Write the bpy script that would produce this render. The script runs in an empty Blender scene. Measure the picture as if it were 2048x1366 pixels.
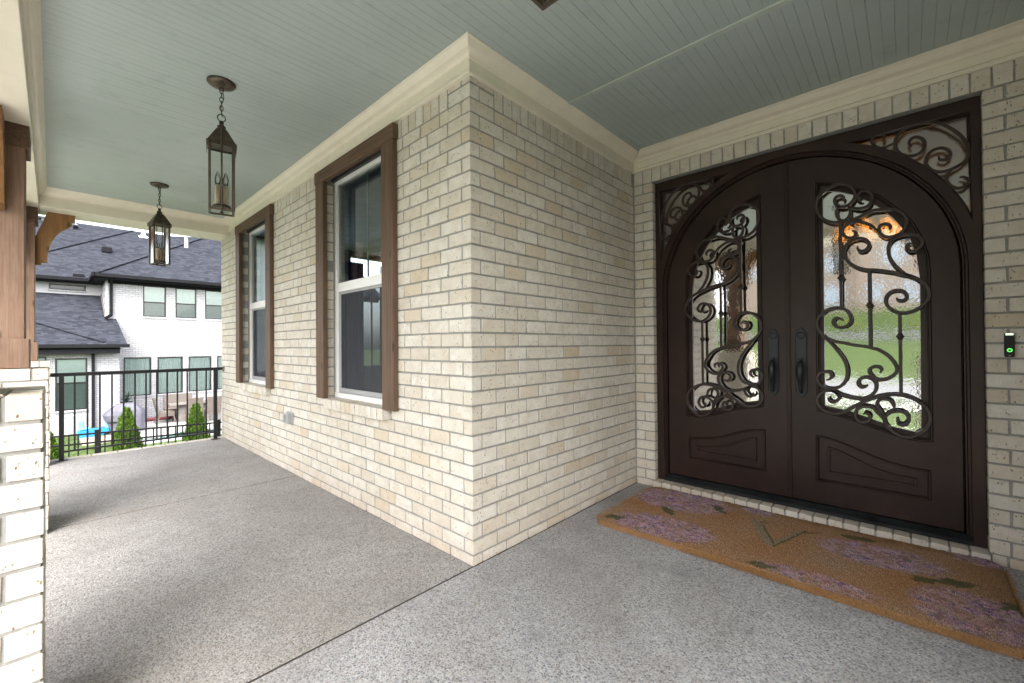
import bpy, bmesh, math, random
from mathutils import Vector, Matrix, noise as mnoise
R = random.Random(7)
S = bpy.context.scene
COL = S.collection
rad = math.radians

# ------------------------------------------------------------------ camera
cam = bpy.data.cameras.new('camera'); camo = bpy.data.objects.new('camera', cam); COL.objects.link(camo)
CP = Vector((-1.52285, -1.71173, 1.17840))
rt = Vector((0.680857, -0.732373, -0.008012)); up = Vector((-0.000197, -0.011122, 0.999938)); fw = Vector((0.732416, 0.680813, 0.007716))
M = Matrix((rt, up, -fw)).transposed().to_4x4(); M.translation = CP
camo.matrix_world = M
cam.sensor_width = 36; cam.lens = 15.0146; cam.clip_start = 0.05; cam.clip_end = 600
S.camera = camo

# ------------------------------------------------------------------ sky, sun, exposure
W = bpy.data.worlds.new("World"); S.world = W; W.use_nodes = True
nt = W.node_tree; nt.nodes.clear()
out = nt.nodes.new('ShaderNodeOutputWorld'); bg = nt.nodes.new('ShaderNodeBackground'); sky = nt.nodes.new('ShaderNodeTexSky')
hs = nt.nodes.new('ShaderNodeHueSaturation')
sky.sky_type = 'NISHITA'; sky.sun_disc = False
SUN_EL, SUN_ROT = rad(48), rad(218)
sky.sun_elevation = SUN_EL; sky.sun_rotation = SUN_ROT; sky.dust_density = 4.0; sky.ozone_density = 1.0; sky.air_density = 1.0
hs.inputs['Saturation'].default_value = 0.30; hs.inputs['Value'].default_value = 1.0
bg.inputs['Strength'].default_value = 0.15
nt.links.new(sky.outputs[0], hs.inputs['Color']); nt.links.new(hs.outputs[0], bg.inputs[0]); nt.links.new(bg.outputs[0], out.inputs[0])
sun = bpy.data.lights.new('sun', 'SUN'); suno = bpy.data.objects.new('sun', sun); COL.objects.link(suno)
sun.energy = 0.5; sun.angle = rad(120); sun.color = (1.0, 0.96, 0.90)
sd = Vector((math.sin(SUN_ROT) * math.cos(SUN_EL), math.cos(SUN_ROT) * math.cos(SUN_EL), math.sin(SUN_EL)))
suno.rotation_euler = (-sd).to_track_quat('-Z', 'Y').to_euler()
S.view_settings.view_transform = 'Standard'; S.view_settings.look = 'None'
S.view_settings.exposure = 2.70; S.view_settings.gamma = 1.0; S.view_settings.use_curve_mapping = False
S.render.engine = 'CYCLES'
S.cycles.max_bounces = 10; S.cycles.diffuse_bounces = 7; S.cycles.glossy_bounces = 4; S.cycles.transparent_max_bounces = 12; S.cycles.transmission_bounces = 8
S.cycles.use_denoising = True; S.cycles.caustics_reflective = False; S.cycles.caustics_refractive = False
S.cycles.sample_clamp_indirect = 6.0

# ------------------------------------------------------------------ helpers: objects
def link(o, parent=None):
    COL.objects.link(o)
    if parent is not None: o.parent = parent
    return o
def tag(o, label=None, cat=None, group=None, kind=None):
    if label: o['label'] = label
    if cat: o['category'] = cat
    if group: o['group'] = group
    if kind: o['kind'] = kind
    return o
def empty(name, loc=(0, 0, 0), parent=None, rz=0):
    o = bpy.data.objects.new(name, None); o.location = loc; o.rotation_euler = (0, 0, rz); o.empty_display_size = 0.1
    return link(o, parent)
def thing(name, label, cat, loc=(0, 0, 0), rz=0, group=None):
    return tag(empty(name, loc, None, rz), label, cat, group)
def mobj(name, me, parent=None, mat=None, loc=None):
    o = bpy.data.objects.new(name, me)
    if mat is not None and not me.materials: me.materials.append(mat)
    if loc is not None: o.location = loc
    return link(o, parent)

class MB:
    """collects simple solids, builds one mesh object"""
    def __init__(s): s.v = []; s.f = []; s.mi = []
    def add(s, vs, fs, mi=0):
        b = len(s.v); s.v += [tuple(v) for v in vs]; s.f += [tuple(b + i for i in f) for f in fs]; s.mi += [mi] * len(fs)
    def box(s, x0, x1, y0, y1, z0, z1, mi=0):
        x0, x1 = min(x0, x1), max(x0, x1); y0, y1 = min(y0, y1), max(y0, y1); z0, z1 = min(z0, z1), max(z0, z1)
        s.add([(x0, y0, z0), (x1, y0, z0), (x1, y1, z0), (x0, y1, z0), (x0, y0, z1), (x1, y0, z1), (x1, y1, z1), (x0, y1, z1)],
              [(3, 2, 1, 0), (4, 5, 6, 7), (0, 1, 5, 4), (1, 2, 6, 5), (2, 3, 7, 6), (3, 0, 4, 7)], mi)
    def cbox(s, x0, x1, y0, y1, z0, z1, c=0.003, mi=0):
        vs, fs = chamfer_box(x1 - x0, y1 - y0, z1 - z0, c)
        cx, cy, cz = (x0 + x1) / 2, (y0 + y1) / 2, (z0 + z1) / 2
        s.add([(v[0] + cx, v[1] + cy, v[2] + cz) for v in vs], fs, mi)
    def bar(s, a, b, w, h=None, upv=(0, 0, 1), mi=0):
        a, b = Vector(a), Vector(b); h = h or w; d = (b - a).normalized(); u = Vector(upv)
        if abs(d.dot(u)) > 0.95: u = Vector((1, 0, 0))
        r = d.cross(u).normalized(); u = r.cross(d)
        vs = [p + r * (i * w / 2) + u * (j * h / 2) for p in (a, b) for i, j in ((-1, -1), (1, -1), (1, 1), (-1, 1))]
        s.add(vs, [(3, 2, 1, 0), (4, 5, 6, 7), (0, 1, 5, 4), (1, 2, 6, 5), (2, 3, 7, 6), (3, 0, 4, 7)], mi)
    def tube(s, pts, r, n=8, closed=False, rs=None, mi=0, flat=None):
        pts = [Vector(p) for p in pts]; m = len(pts); b = len(s.v); prev = None
        for i, p in enumerate(pts):
            a = pts[(i - 1) % m] if (closed or i > 0) else p; c = pts[(i + 1) % m] if (closed or i < m - 1) else p
            d = (c - a).normalized()
            if prev is None:
                u = Vector((0, 0, 1)) if abs(d.z) < 0.9 else Vector((1, 0, 0))
            else: u = prev
            u = (u - d * u.dot(d)).normalized(); prev = u; w = d.cross(u)
            rr = rs[i] if rs else r
            for k in range(n):
                t = 2 * math.pi * k / n
                s.v.append(tuple(p + (u * math.cos(t) + w * math.sin(t)) * rr))
        for i in range(m if closed else m - 1):
            j = (i + 1) % m
            for k in range(n):
                s.f.append((b + i * n + k, b + i * n + (k + 1) % n, b + j * n + (k + 1) % n, b + j * n + k)); s.mi.append(mi)
        if not closed:
            s.f.append(tuple(b + k for k in range(n))[::-1]); s.f.append(tuple(b + (m - 1) * n + k for k in range(n))); s.mi += [mi, mi]
    def lathe(s, prof, c=(0, 0, 0), n=20, mi=0):
        b = len(s.v)
        for r, z in prof:
            for k in range(n):
                t = 2 * math.pi * k / n; s.v.append((c[0] + r * math.cos(t), c[1] + r * math.sin(t), c[2] + z))
        for i in range(len(prof) - 1):
            for k in range(n):
                s.f.append((b + i * n + k, b + i * n + (k + 1) % n, b + (i + 1) * n + (k + 1) % n, b + (i + 1) * n + k)); s.mi.append(mi)
        s.f.append(tuple(b + k for k in range(n))[::-1]); s.f.append(tuple(b + (len(prof) - 1) * n + k for k in range(n))); s.mi += [mi, mi]
    def build(s, name, mat, parent=None, smooth=False, kind=None, loc=None, auto=None):
        me = bpy.data.meshes.new(name); me.from_pydata(s.v, [], s.f)
        for m_ in (mat if isinstance(mat, (list, tuple)) else [mat]): me.materials.append(m_)
        if any(s.mi): me.polygons.foreach_set('material_index', s.mi)
        if smooth: me.polygons.foreach_set('use_smooth', [True] * len(me.polygons))
        me.update()
        o = mobj(name, me, parent, loc=loc)
        if kind: o['kind'] = kind
        return o

_cb = {}
def chamfer_box(lx, ly, lz, c):
    key = (round(lx, 4), round(ly, 4), round(lz, 4), c)
    if key in _cb: return _cb[key]
    c = min(c, abs(lx) / 3, abs(ly) / 3, abs(lz) / 3)
    bm = bmesh.new(); bmesh.ops.create_cube(bm, size=1)
    bmesh.ops.scale(bm, vec=(lx, ly, lz), verts=bm.verts)
    bmesh.ops.bevel(bm, geom=list(bm.edges), offset=c, segments=1, affect='EDGES', profile=0.5)
    bm.verts.index_update()
    r = ([tuple(v.co) for v in bm.verts], [tuple(v.index for v in f.verts) for f in bm.faces]); bm.free()
    _cb[key] = r; return r

def extrude2d(name, loops, x0, x1, mat, parent=None, bevel=0.0, fmap=None):
    """flat outline(s) in (y, z) with holes, given thickness between x0 and x1"""
    cu = bpy.data.curves.new(name, 'CURVE'); cu.dimensions = '2D'; cu.fill_mode = 'BOTH'
    for lp in loops:
        sp = cu.splines.new('POLY'); sp.points.add(len(lp) - 1)
        for i, p in enumerate(lp): sp.points[i].co = (p[0], p[1], 0, 1)
        sp.use_cyclic_u = True
    cu.extrude = abs(x1 - x0) / 2 - bevel; cu.bevel_depth = bevel; cu.bevel_resolution = 0
    cu.offset = -bevel
    tmp = bpy.data.objects.new('tmp', cu); COL.objects.link(tmp)
    dg = bpy.context.evaluated_depsgraph_get()
    me = bpy.data.meshes.new_from_object(tmp.evaluated_get(dg)); me.name = name
    bpy.data.objects.remove(tmp); bpy.data.curves.remove(cu)
    xm = (x0 + x1) / 2
    for v in me.vertices:
        a, b, c = v.co; v.co = fmap(a, b, c + 0.0) if fmap else (xm + c, a, b)
    me.materials.clear(); me.materials.append(mat); me.update()
    return mobj(name, me, parent)

def catmull(P, n=6):
    out = []
    for i in range(len(P) - 1):
        p0 = P[max(i - 1, 0)]; p1 = P[i]; p2 = P[i + 1]; p3 = P[min(i + 2, len(P) - 1)]
        for k in range(n):
            t = k / n
            out.append(tuple(0.5 * ((2 * b) + (-a + c) * t + (2 * a - 5 * b + 4 * c - d) * t * t + (-a + 3 * b - 3 * c + d) * t ** 3) for a, b, c, d in zip(p0, p1, p2, p3)))
    out.append(P[-1]); return out

def ribbon(mb, pts, w, x0, x1, taper=(True, True)):
    """flat iron bar bent along pts (y,z), width w, from x0 (front) to x1"""
    n = len(pts); b = len(mb.v); ch = 0.22
    for i, (y, z) in enumerate(pts):
        a = pts[max(i - 1, 0)]; c = pts[min(i + 1, n - 1)]
        dy, dz = c[0] - a[0], c[1] - a[1]; L = math.hypot(dy, dz) or 1; ny, nz = -dz / L, dy / L
        ww = w / 2
        if taper[0] and i < 10: ww *= 0.45 + 0.055 * i
        if taper[1] and n - 1 - i < 10: ww *= 0.45 + 0.055 * (n - 1 - i)
        for s_, x in ((-1, x1), (-1, x0 + (x1 - x0) * 0.25), (-(1 - ch), x0), (1 - ch, x0), (1, x0 + (x1 - x0) * 0.25), (1, x1)):
            mb.v.append((x, y + ny * ww * s_, z + nz * ww * s_))
    for i in range(n - 1):
        for k in range(6):
            k2 = (k + 1) % 6
            mb.f.append((b + i * 6 + k, b + i * 6 + k2, b + i * 6 + 6 + k2, b + i * 6 + 6 + k)); mb.mi.append(0)
    mb.f.append(tuple(b + k for k in range(6))); mb.f.append(tuple(b + (n - 1) * 6 + k for k in range(6))[::-1]); mb.mi += [0, 0]

def sweep(name, path, prof_list, mat, parent, closed=False, smooth=False):
    """moulding: path of (x,y) with the porch on the LEFT side; prof_list[i] = profile (out,z) used at path point i"""
    mb = MB(); n = len(path); k = len(prof_list[0])
    for i in range(n):
        p = Vector(path[i]); a = Vector(path[i - 1]) if (i > 0 or closed) else None; c = Vector(path[(i + 1) % n]) if (i < n - 1 or closed) else None
        def nrm(q, r): d = (r - q).normalized(); return Vector((-d.y, d.x))
        if a is None: m = nrm(p, c)
        elif c is None: m = nrm(a, p)
        else:
            n1, n2 = nrm(a, p), nrm(p, c); m = n1 + n2; m = m / max(m.dot(n1), 1e-4)
        for o_, z in prof_list[i]: mb.v.append((p.x + m.x * o_, p.y + m.y * o_, z))
    for i in range(n if closed else n - 1):
        j = (i + 1) % n
        for q in range(k - 1):
            mb.f.append((i * k + q, j * k + q, j * k + q + 1, i * k + q + 1)); mb.mi.append(0)
    return mb.build(name, mat, parent, smooth)

# ------------------------------------------------------------------ helpers: materials
class NM:
    def __init__(s, name):
        s.m = bpy.data.materials.new(name); s.m.use_nodes = True; s.t = s.m.node_tree; s.n = s.t.nodes
        s.p = s.n['Principled BSDF']; s.o = s.n['Material Output']
    def new(s, t, **kw):
        n = s.n.new(t)
        for k, v in kw.items():
            if hasattr(n, k): setattr(n, k, v)
            else: n.inputs[k.replace('_', ' ')].default_value = v
        return n
    def l(s, a, b): s.t.links.new(a, b)
    def noise(s, scale, detail=4, rough=0.55, vec=None, dist=0.0):
        n = s.new('ShaderNodeTexNoise'); n.inputs['Scale'].default_value = scale; n.inputs['Detail'].default_value = detail; n.inputs['Roughness'].default_value = rough; n.inputs['Distortion'].default_value = dist
        if vec is not None: s.l(vec, n.inputs['Vector'])
        return n.outputs['Fac']
    def ramp(s, fac, stops, interp='LINEAR'):
        r = s.new('ShaderNodeValToRGB'); r.color_ramp.interpolation = interp; e = r.color_ramp.elements
        while len(e) < len(stops): e.new(0.5)
        for i, (p, c) in enumerate(stops):
            e[i].position = p; e[i].color = (*c, 1) if isinstance(c, (tuple, list)) else (c, c, c, 1)
        s.l(fac, r.inputs[0]); return r.outputs[0]
    def mix(s, fac, a, b, mode='MIX'):
        m = s.new('ShaderNodeMix'); m.data_type = 'RGBA'; m.blend_type = mode
        for inp, v in ((m.inputs[0], fac), (m.inputs[6], a), (m.inputs[7], b)):
            if isinstance(v, (int, float)): inp.default_value = v
            elif isinstance(v, (tuple, list)): inp.default_value = (*v, 1)
            else: s.l(v, inp)
        return m.outputs[2]
    def math(s, op, a, b=0.0, clamp=False):
        m = s.new('ShaderNodeMath'); m.operation = op; m.use_clamp = clamp
        for inp, v in ((m.inputs[0], a), (m.inputs[1], b)):
            if isinstance(v, (int, float)): inp.default_value = v
            else: s.l(v, inp)
        return m.outputs[0]
    def pos(s): return s.new('ShaderNodeNewGeometry').outputs['Position']
    def objc(s): return s.new('ShaderNodeTexCoord').outputs['Object']
    def mapping(s, vec, scale=(1, 1, 1), rot=(0, 0, 0), loc=(0, 0, 0)):
        m = s.new('ShaderNodeMapping'); m.inputs['Scale'].default_value = scale; m.inputs['Rotation'].default_value = rot; m.inputs['Location'].default_value = loc
        s.l(vec, m.inputs['Vector']); return m.outputs[0]
    def bump(s, h, strength=0.3, dist=0.01, prev=None):
        b = s.new('ShaderNodeBump'); b.inputs['Strength'].default_value = strength; b.inputs['Distance'].default_value = dist
        s.l(h, b.inputs['Height'])
        if prev is not None: s.l(prev, b.inputs['Normal'])
        s.l(b.outputs[0], s.p.inputs['Normal']); return b.outputs[0]
    def fin(s, col=None, rough=None, metal=None, spec=None):
        for nm, v in (('Base Color', col), ('Roughness', rough), ('Metallic', metal), ('Specular IOR Level', spec)):
            if v is None: continue
            i = s.p.inputs[nm]
            if isinstance(v, (int, float)): i.default_value = v
            elif isinstance(v, (tuple, list)): i.default_value = (*v, 1)
            else: s.l(v, i)
        return s.m

def plain(name, col, rough=0.5, metal=0.0, var=0.12, scale=8.0, bump=0.05, bs=120.0, bd=0.002, spec=0.5):
    k = NM(name); p = k.pos(); f = k.noise(scale, 5, 0.6, p)
    c = k.mix(k.ramp(f, [(0.3, 0.0), (0.7, 1.0)]), tuple(x * (1 - var) for x in col), tuple(min(1, x * (1 + var)) for x in col))
    k.bump(k.noise(bs, 3, 0.6, p), bump, bd)
    r = k.math('ADD', k.math('MULTIPLY', f, 0.2), rough - 0.1, True)
    return k.fin(c, r, metal, spec)

def brick_mat(name, lo, mid, hi, tan, stuff=False, speck=1.0):
    k = NM(name)
    geo = k.new('ShaderNodeNewGeometry'); oi = k.new('ShaderNodeObjectInfo'); tc = k.new('ShaderNodeTexCoord')
    rnd = k.math('FRACT', k.math('ADD', geo.outputs['Random Per Island'], oi.outputs['Random']))
    vm = k.new('ShaderNodeVectorMath'); vm.operation = 'ADD'; cmb = k.new('ShaderNodeCombineXYZ')
    r37 = k.math('MULTIPLY', rnd, 37.0); k.l(r37, cmb.inputs[0]); k.l(r37, cmb.inputs[1]); k.l(r37, cmb.inputs[2])
    k.l(tc.outputs['Object'], vm.inputs[0]); k.l(cmb.outputs[0], vm.inputs[1]); v = vm.outputs[0]
    base = k.ramp(rnd, [(0.0, lo), (0.25, mid), (0.50, hi), (0.85, mid), (0.93, tan), (1.0, hi)])
    n1 = k.noise(14, 5, 0.65, v)
    c = k.mix(k.ramp(n1, [(0.35, 0.0), (0.75, 0.6)]), base, tuple(x * 0.80 for x in tan))
    # wire-cut scratches across the face
    st = k.noise(1.0, 3, 0.6, k.mapping(v, (260, 260, 16)))
    c = k.mix(k.ramp(st, [(0.30, 0.28), (0.5, 0.0)]), c, tuple(x * 0.72 for x in mid))
    # kiln specks and small pits
    vo = k.new('ShaderNodeTexVoronoi'); vo.inputs['Scale'].default_value = 85; k.l(k.mapping(v, (1, 1, 0.55)), vo.inputs['Vector'])
    gate = k.ramp(k.noise(30, 3, 0.6, v), [(0.50, 0.0), (0.60, 1.0)])
    sp = k.math('MULTIPLY', k.ramp(vo.outputs['Distance'], [(0.16, 1.0), (0.30, 0.0)]), gate)
    c = k.mix(k.math('MULTIPLY', sp, 0.75 * speck), c, (0.20, 0.13, 0.075))
    big = k.ramp(k.noise(9, 2, 0.5, v, 0.6), [(0.66, 0.0), (0.72, 0.55)])
    c = k.mix(big, c, tuple(x * 1.0 for x in hi))
    wp = geo.outputs['Position']
    sm_ = k.noise(5.5, 6, 0.75, k.mapping(wp, (1, 1, 1.6)), 0.8)
    c = k.mix(k.ramp(sm_, [(0.60, 0.0), (0.68, 0.38)]), c, (0.40, 0.385, 0.355))
    sz = k.new('ShaderNodeSeparateXYZ'); k.l(wp, sz.inputs[0])
    low = k.math('MULTIPLY', k.ramp(sz.outputs[2], [(0.0, 1.0), (0.11, 0.55), (0.34, 0.0)]), k.ramp(k.noise(7, 5, 0.7, wp), [(0.25, 0.15), (0.7, 1.0)]))
    c = k.mix(k.math('MULTIPLY', low, 0.55), c, (0.40, 0.31, 0.245))
    b1 = k.bump(k.math('SUBTRACT', k.math('ADD', k.math('MULTIPLY', st, 0.5), k.noise(60, 5, 0.7, v)), k.math('MULTIPLY', sp, 1.2)), 0.55, 0.004)
    return k.fin(c, 0.85, 0, 0.3)

M_ = {}
M_['brick'] = brick_mat('cream_brick', (0.56, 0.510, 0.435), (0.615, 0.575, 0.505), (0.655, 0.625, 0.570), (0.55, 0.465, 0.350), speck=1.3)
def mk_mortar():
    k = NM('mortar'); p = k.pos(); f = k.noise(22, 6, 0.7, p)
    c = k.ramp(f, [(0.3, (0.22, 0.215, 0.20)), (0.7, (0.33, 0.325, 0.305))])
    k.bump(k.noise(130, 5, 0.7, p), 0.6, 0.004); return k.fin(c, 0.95, 0, 0.2)
M_['mortar'] = mk_mortar()
def mk_aggregate(name, tint, warm):
    k = NM(name); p = k.pos()
    wob = k.noise(30, 2, 0.5, p)
    v1 = k.new('ShaderNodeTexVoronoi'); v1.inputs['Scale'].default_value = 145; k.l(p, v1.inputs['Vector'])
    v2 = k.new('ShaderNodeTexVoronoi'); v2.inputs['Scale'].default_value = 210; k.l(k.mapping(p, loc=(3, 7, 1)), v2.inputs['Vector'])
    v3 = k.new('ShaderNodeTexVoronoi'); v3.inputs['Scale'].default_value = 85; k.l(k.mapping(p, loc=(9, 2, 4)), v3.inputs['Vector'])
    sep = k.new('ShaderNodeSeparateColor'); k.l(v1.outputs['Color'], sep.inputs[0])
    sep2 = k.new('ShaderNodeSeparateColor'); k.l(v2.outputs['Color'], sep2.inputs[0])
    sep3 = k.new('ShaderNodeSeparateColor'); k.l(v3.outputs['Color'], sep3.inputs[0])
    dark = tuple(x * 0.26 for x in tint)
    stone = k.ramp(sep.outputs[0], [(0.0, dark), (0.22, tuple(x * 0.45 for x in tint)), (0.42, tuple(x * 0.80 for x in tint)), (0.7, tuple(x * 1.2 for x in tint)), (0.88, warm), (1.0, tuple(x * 1.35 for x in tint))])
    c = k.mix(k.math('MULTIPLY', k.ramp(v1.outputs['Distance'], [(0.50, 0.0), (0.68, 1.0)]), 0.55), stone, tuple(x * 1.12 for x in tint))
    s2 = k.ramp(sep2.outputs[1], [(0.0, dark), (0.5, tint), (1.0, tuple(x * 1.4 for x in tint))])
    c = k.mix(0.35, c, s2)
    pick = k.math('MULTIPLY', k.math('LESS_THAN', v3.outputs['Distance'], 0.33), k.math('GREATER_THAN', sep3.outputs[1], 0.72))
    c = k.mix(k.math('MULTIPLY', pick, 0.8), c, k.ramp(sep3.outputs[0], [(0.0, (0.05, 0.05, 0.055)), (0.6, (0.11, 0.11, 0.12)), (0.9, (0.22, 0.15, 0.10))]))
    st = k.noise(1.1, 6, 0.65, p, 0.5)
    c = k.mix(k.ramp(st, [(0.42, 0.0), (0.68, 0.42)]), c, tuple(x * 0.55 for x in warm))
    st2 = k.noise(4.0, 6, 0.7, k.mapping(p, loc=(5, 5, 5)))
    c = k.mix(k.ramp(st2, [(0.50, 0.0), (0.72, 0.50)]), c, tuple(x * 0.48 for x in tint))
    h = k.math('SUBTRACT', 0.6, v1.outputs['Distance'])
    k.bump(h, 0.55, 0.003)
    return k.fin(c, 0.8, 0, 0.35)
M_['agg_warm'] = mk_aggregate('exposed_aggregate_warm', (0.320, 0.310, 0.302), (0.30, 0.26, 0.22))
M_['agg_cool'] = mk_aggregate('exposed_aggregate_cool', (0.375, 0.375, 0.385), (0.33, 0.285, 0.24))
M_['cream'] = plain('cream_paint', (0.70, 0.65, 0.54), 0.45, var=0.05, bump=0.04)
def mk_haint():
    k = NM('grey_green_paint'); p = k.pos()
    f = k.noise(1.6, 4, 0.6, p); st = k.noise(7.0, 5, 0.65, p)
    c = k.ramp(f, [(0.3, (0.345, 0.400, 0.385)), (0.7, (0.38, 0.435, 0.42))])
    c = k.mix(k.ramp(st, [(0.58, 0.0), (0.72, 0.32)]), c, (0.25, 0.30, 0.285))
    gr = k.noise(1.0, 4, 0.6, k.mapping(p, (3, 220, 1)))
    k.bump(gr, 0.12, 0.002)
    return k.fin(c, k.math('ADD', k.math('MULTIPLY', st, 0.25), 0.28), 0, 0.5)
M_['haint'] = mk_haint()
def mk_wood(name, a, b, axis=2, rough=0.6, scale=1.0):
    k = NM(name); tc = k.objc(); oi = k.new('ShaderNodeObjectInfo')
    sc = [55 * scale] * 3; sc[axis] = 2.2 * scale
    vm = k.new('ShaderNodeVectorMath'); vm.operation = 'ADD'; k.l(tc, vm.inputs[0]); cm = k.new('ShaderNodeCombineXYZ'); r = k.math('MULTIPLY', oi.outputs['Random'], 9.0)
    k.l(r, cm.inputs[0]); k.l(r, cm.inputs[1]); k.l(r, cm.inputs[2]); k.l(cm.outputs[0], vm.inputs[1])
    g = k.noise(1.0, 6, 0.65, k.mapping(vm.outputs[0], tuple(sc)), 0.6)
    c = k.ramp(g, [(0.30, a), (0.55, b), (0.8, tuple(x * 1.15 for x in b))])
    sc2 = [9] * 3; sc2[axis] = 3.0
    vk = k.new('ShaderNodeTexVoronoi'); vk.inputs['Scale'].default_value = 1.0; k.l(k.mapping(vm.outputs[0], tuple(sc2)), vk.inputs['Vector'])
    c = k.mix(k.ramp(vk.outputs['Distance'], [(0.05, 0.85), (0.14, 0.0)]), c, tuple(x * 0.4 for x in a))
    big = k.noise(3.0, 4, 0.6, tc)
    c = k.mix(k.ramp(big, [(0.45, 0.0), (0.75, 0.45)]), c, tuple(x * 0.65 for x in a))
    k.bump(g, 0.5, 0.003); return k.fin(c, rough, 0, 0.35)
M_['cedar'] = mk_wood('stained_cedar', (0.065, 0.038, 0.022), (0.125, 0.075, 0.046))
M_['cedar_h'] = mk_wood('stained_cedar_level', (0.065, 0.038, 0.022), (0.125, 0.075, 0.046), axis=1)
M_['rough_post'] = mk_wood('rough_sawn_post', (0.15, 0.088, 0.058), (0.235, 0.150, 0.105), rough=0.8, scale=1.6)
M_['bracket'] = mk_wood('bracket_wood', (0.17, 0.082, 0.030), (0.27, 0.140, 0.055), rough=0.6)
def mk_iron():
    k = NM('bronze_painted_iron'); p = k.pos(); f = k.noise(2.2, 4, 0.6, p); g = k.noise(40, 5, 0.6, k.mapping(p, (1, 1, 0.12)))
    c = k.ramp(f, [(0.28, (0.015, 0.0070, 0.0058)), (0.5, (0.026, 0.0122, 0.0098)), (0.75, (0.042, 0.0195, 0.0150))])
    c = k.mix(k.ramp(g, [(0.5, 0.0), (0.9, 0.35)]), c, (0.040, 0.021, 0.016))
    k.bump(k.noise(160, 4, 0.6, p), 0.10, 0.001)
    return k.fin(c, k.math('ADD', k.math('MULTIPLY', g, 0.25), k.math('ADD', k.math('MULTIPLY', k.noise(5, 5, 0.7, p), 0.35), 0.08)), 0.25, 0.5)
M_['iron'] = mk_iron()
M_['scroll'] = plain('wrought_iron_scroll', (0.040, 0.026, 0.022), 0.45, 0.2, 0.25, 20, 0.2, 200)
M_['black'] = plain('black_metal', (0.012, 0.012, 0.013), 0.38, 0.3, 0.2)
M_['hardware'] = plain('black_hardware', (0.028, 0.031, 0.035), 0.36, 0.5, 0.2)
M_['dark'] = plain('dark_gap', (0.012, 0.011, 0.010), 0.6)
M_['lintel'] = plain('dark_steel_lintel', (0.035, 0.037, 0.035), 0.55)
M_['vinyl'] = plain('white_vinyl', (0.82, 0.82, 0.81), 0.35, var=0.03)
M_['muntin'] = plain('muntin_bar', (0.55, 0.62, 0.56), 0.4, var=0.03)
M_['screen_frame'] = plain('grey_screen_frame', (0.34, 0.34, 0.35), 0.4, var=0.03)
M_['lantern'] = plain('aged_bronze', (0.085, 0.068, 0.050), 0.42, 0.7, 0.35, 30, 0.15)
M_['candle'] = plain('candle_sleeve', (0.50, 0.40, 0.27), 0.6, var=0.2, scale=60)
M_['threshold'] = plain('threshold', (0.020, 0.022, 0.024), 0.35, 0.3, 0.5, 6)
M_['greybox'] = plain('grey_box', (0.32, 0.33, 0.34), 0.35, 0.2, 0.1)

def glass(name, tint=(0.8, 0.85, 0.83), ior=1.7, rough=0.0, bump=None, refr=None, minrefl=0.0):
    k = NM(name); k.n.remove(k.p)
    gl = k.new('ShaderNodeBsdfGlossy'); gl.inputs['Roughness'].default_value = rough
    if refr:
        tr = k.new('ShaderNodeBsdfRefraction'); tr.inputs['IOR'].default_value = refr; tr.inputs['Roughness'].default_value = max(rough, 0.05)
    else: tr = k.new('ShaderNodeBsdfTransparent')
    tr.inputs['Color'].default_value = (*tint, 1)
    fr = k.new('ShaderNodeFresnel'); fr.inputs['IOR'].default_value = ior
    mx = k.new('ShaderNodeMixShader')
    f = k.math('ADD', fr.outputs[0], minrefl, True)
    k.l(f, mx.inputs[0]); k.l(tr.outputs[0], mx.inputs[1]); k.l(gl.outputs[0], mx.inputs[2]); k.l(mx.outputs[0], k.o.inputs[0])
    if bump:
        p = k.pos(); sc, st, d, kind = bump
        if kind == 'rain':
            vo = k.new('ShaderNodeTexVoronoi'); vo.feature = 'SMOOTH_F1'; vo.inputs['Scale'].default_value = sc
            wob = k.new('ShaderNodeTexNoise'); wob.inputs['Scale'].default_value = sc * 0.5; k.l(p, wob.inputs['Vector'])
            m = k.new('ShaderNodeMix'); m.data_type = 'VECTOR'; m.inputs[0].default_value = 0.03; k.l(p, m.inputs[4]); k.l(wob.outputs['Color'], m.inputs[5])
            k.l(k.mapping(m.outputs[1], (1, 1, 0.6)), vo.inputs['Vector']); h = vo.outputs['Distance']
        else: h = k.noise(sc, 3, 0.6, p)
        b = k.new('ShaderNodeBump'); b.inputs['Strength'].default_value = st; b.inputs['Distance'].default_value = d; k.l(h, b.inputs['Height'])
        k.l(b.outputs[0], gl.inputs['Normal'])
        if refr:
            b2 = k.new('ShaderNodeBump'); b2.inputs['Strength'].default_value = min(1.0, st * 9); b2.inputs['Distance'].default_value = d * 1.6; k.l(h, b2.inputs['Height']); k.l(b2.outputs[0], tr.inputs['Normal'])
    return k.m
M_['glass'] = glass('window_glass', (0.72, 0.82, 0.82), 1.75, minrefl=0.12)
M_['rain'] = glass('rain_glass', (0.50, 0.47, 0.40), 1.9, 0.015, (95, 0.045, 0.003, 'rain'), refr=1.25, minrefl=0.78)
M_['rain_dim'] = glass('transom_glass', (0.35, 0.35, 0.31), 1.9, 0.2, (30, 0.4, 0.004, 'noise'), refr=1.2, minrefl=0.35)
M_['seeded'] = glass('seeded_glass', (0.92, 0.93, 0.92), 1.5, 0.02, (120, 0.3, 0.002, 'noise'))
M_['nglass'] = glass('neighbour_glass', (0.88, 0.95, 0.93), 1.7)
def mk_screen():
    k = NM('insect_screen'); k.n.remove(k.p)
    d = k.new('ShaderNodeBsdfDiffuse'); d.inputs[0].default_value = (0.07, 0.075, 0.085, 1); t = k.new('ShaderNodeBsdfTransparent'); mx = k.new('ShaderNodeMixShader'); mx.inputs[0].default_value = 0.55
    k.l(t.outputs[0], mx.inputs[1]); k.l(d.outputs[0], mx.inputs[2]); k.l(mx.outputs[0], k.o.inputs[0]); return k.m
M_['screen'] = mk_screen()

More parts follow.
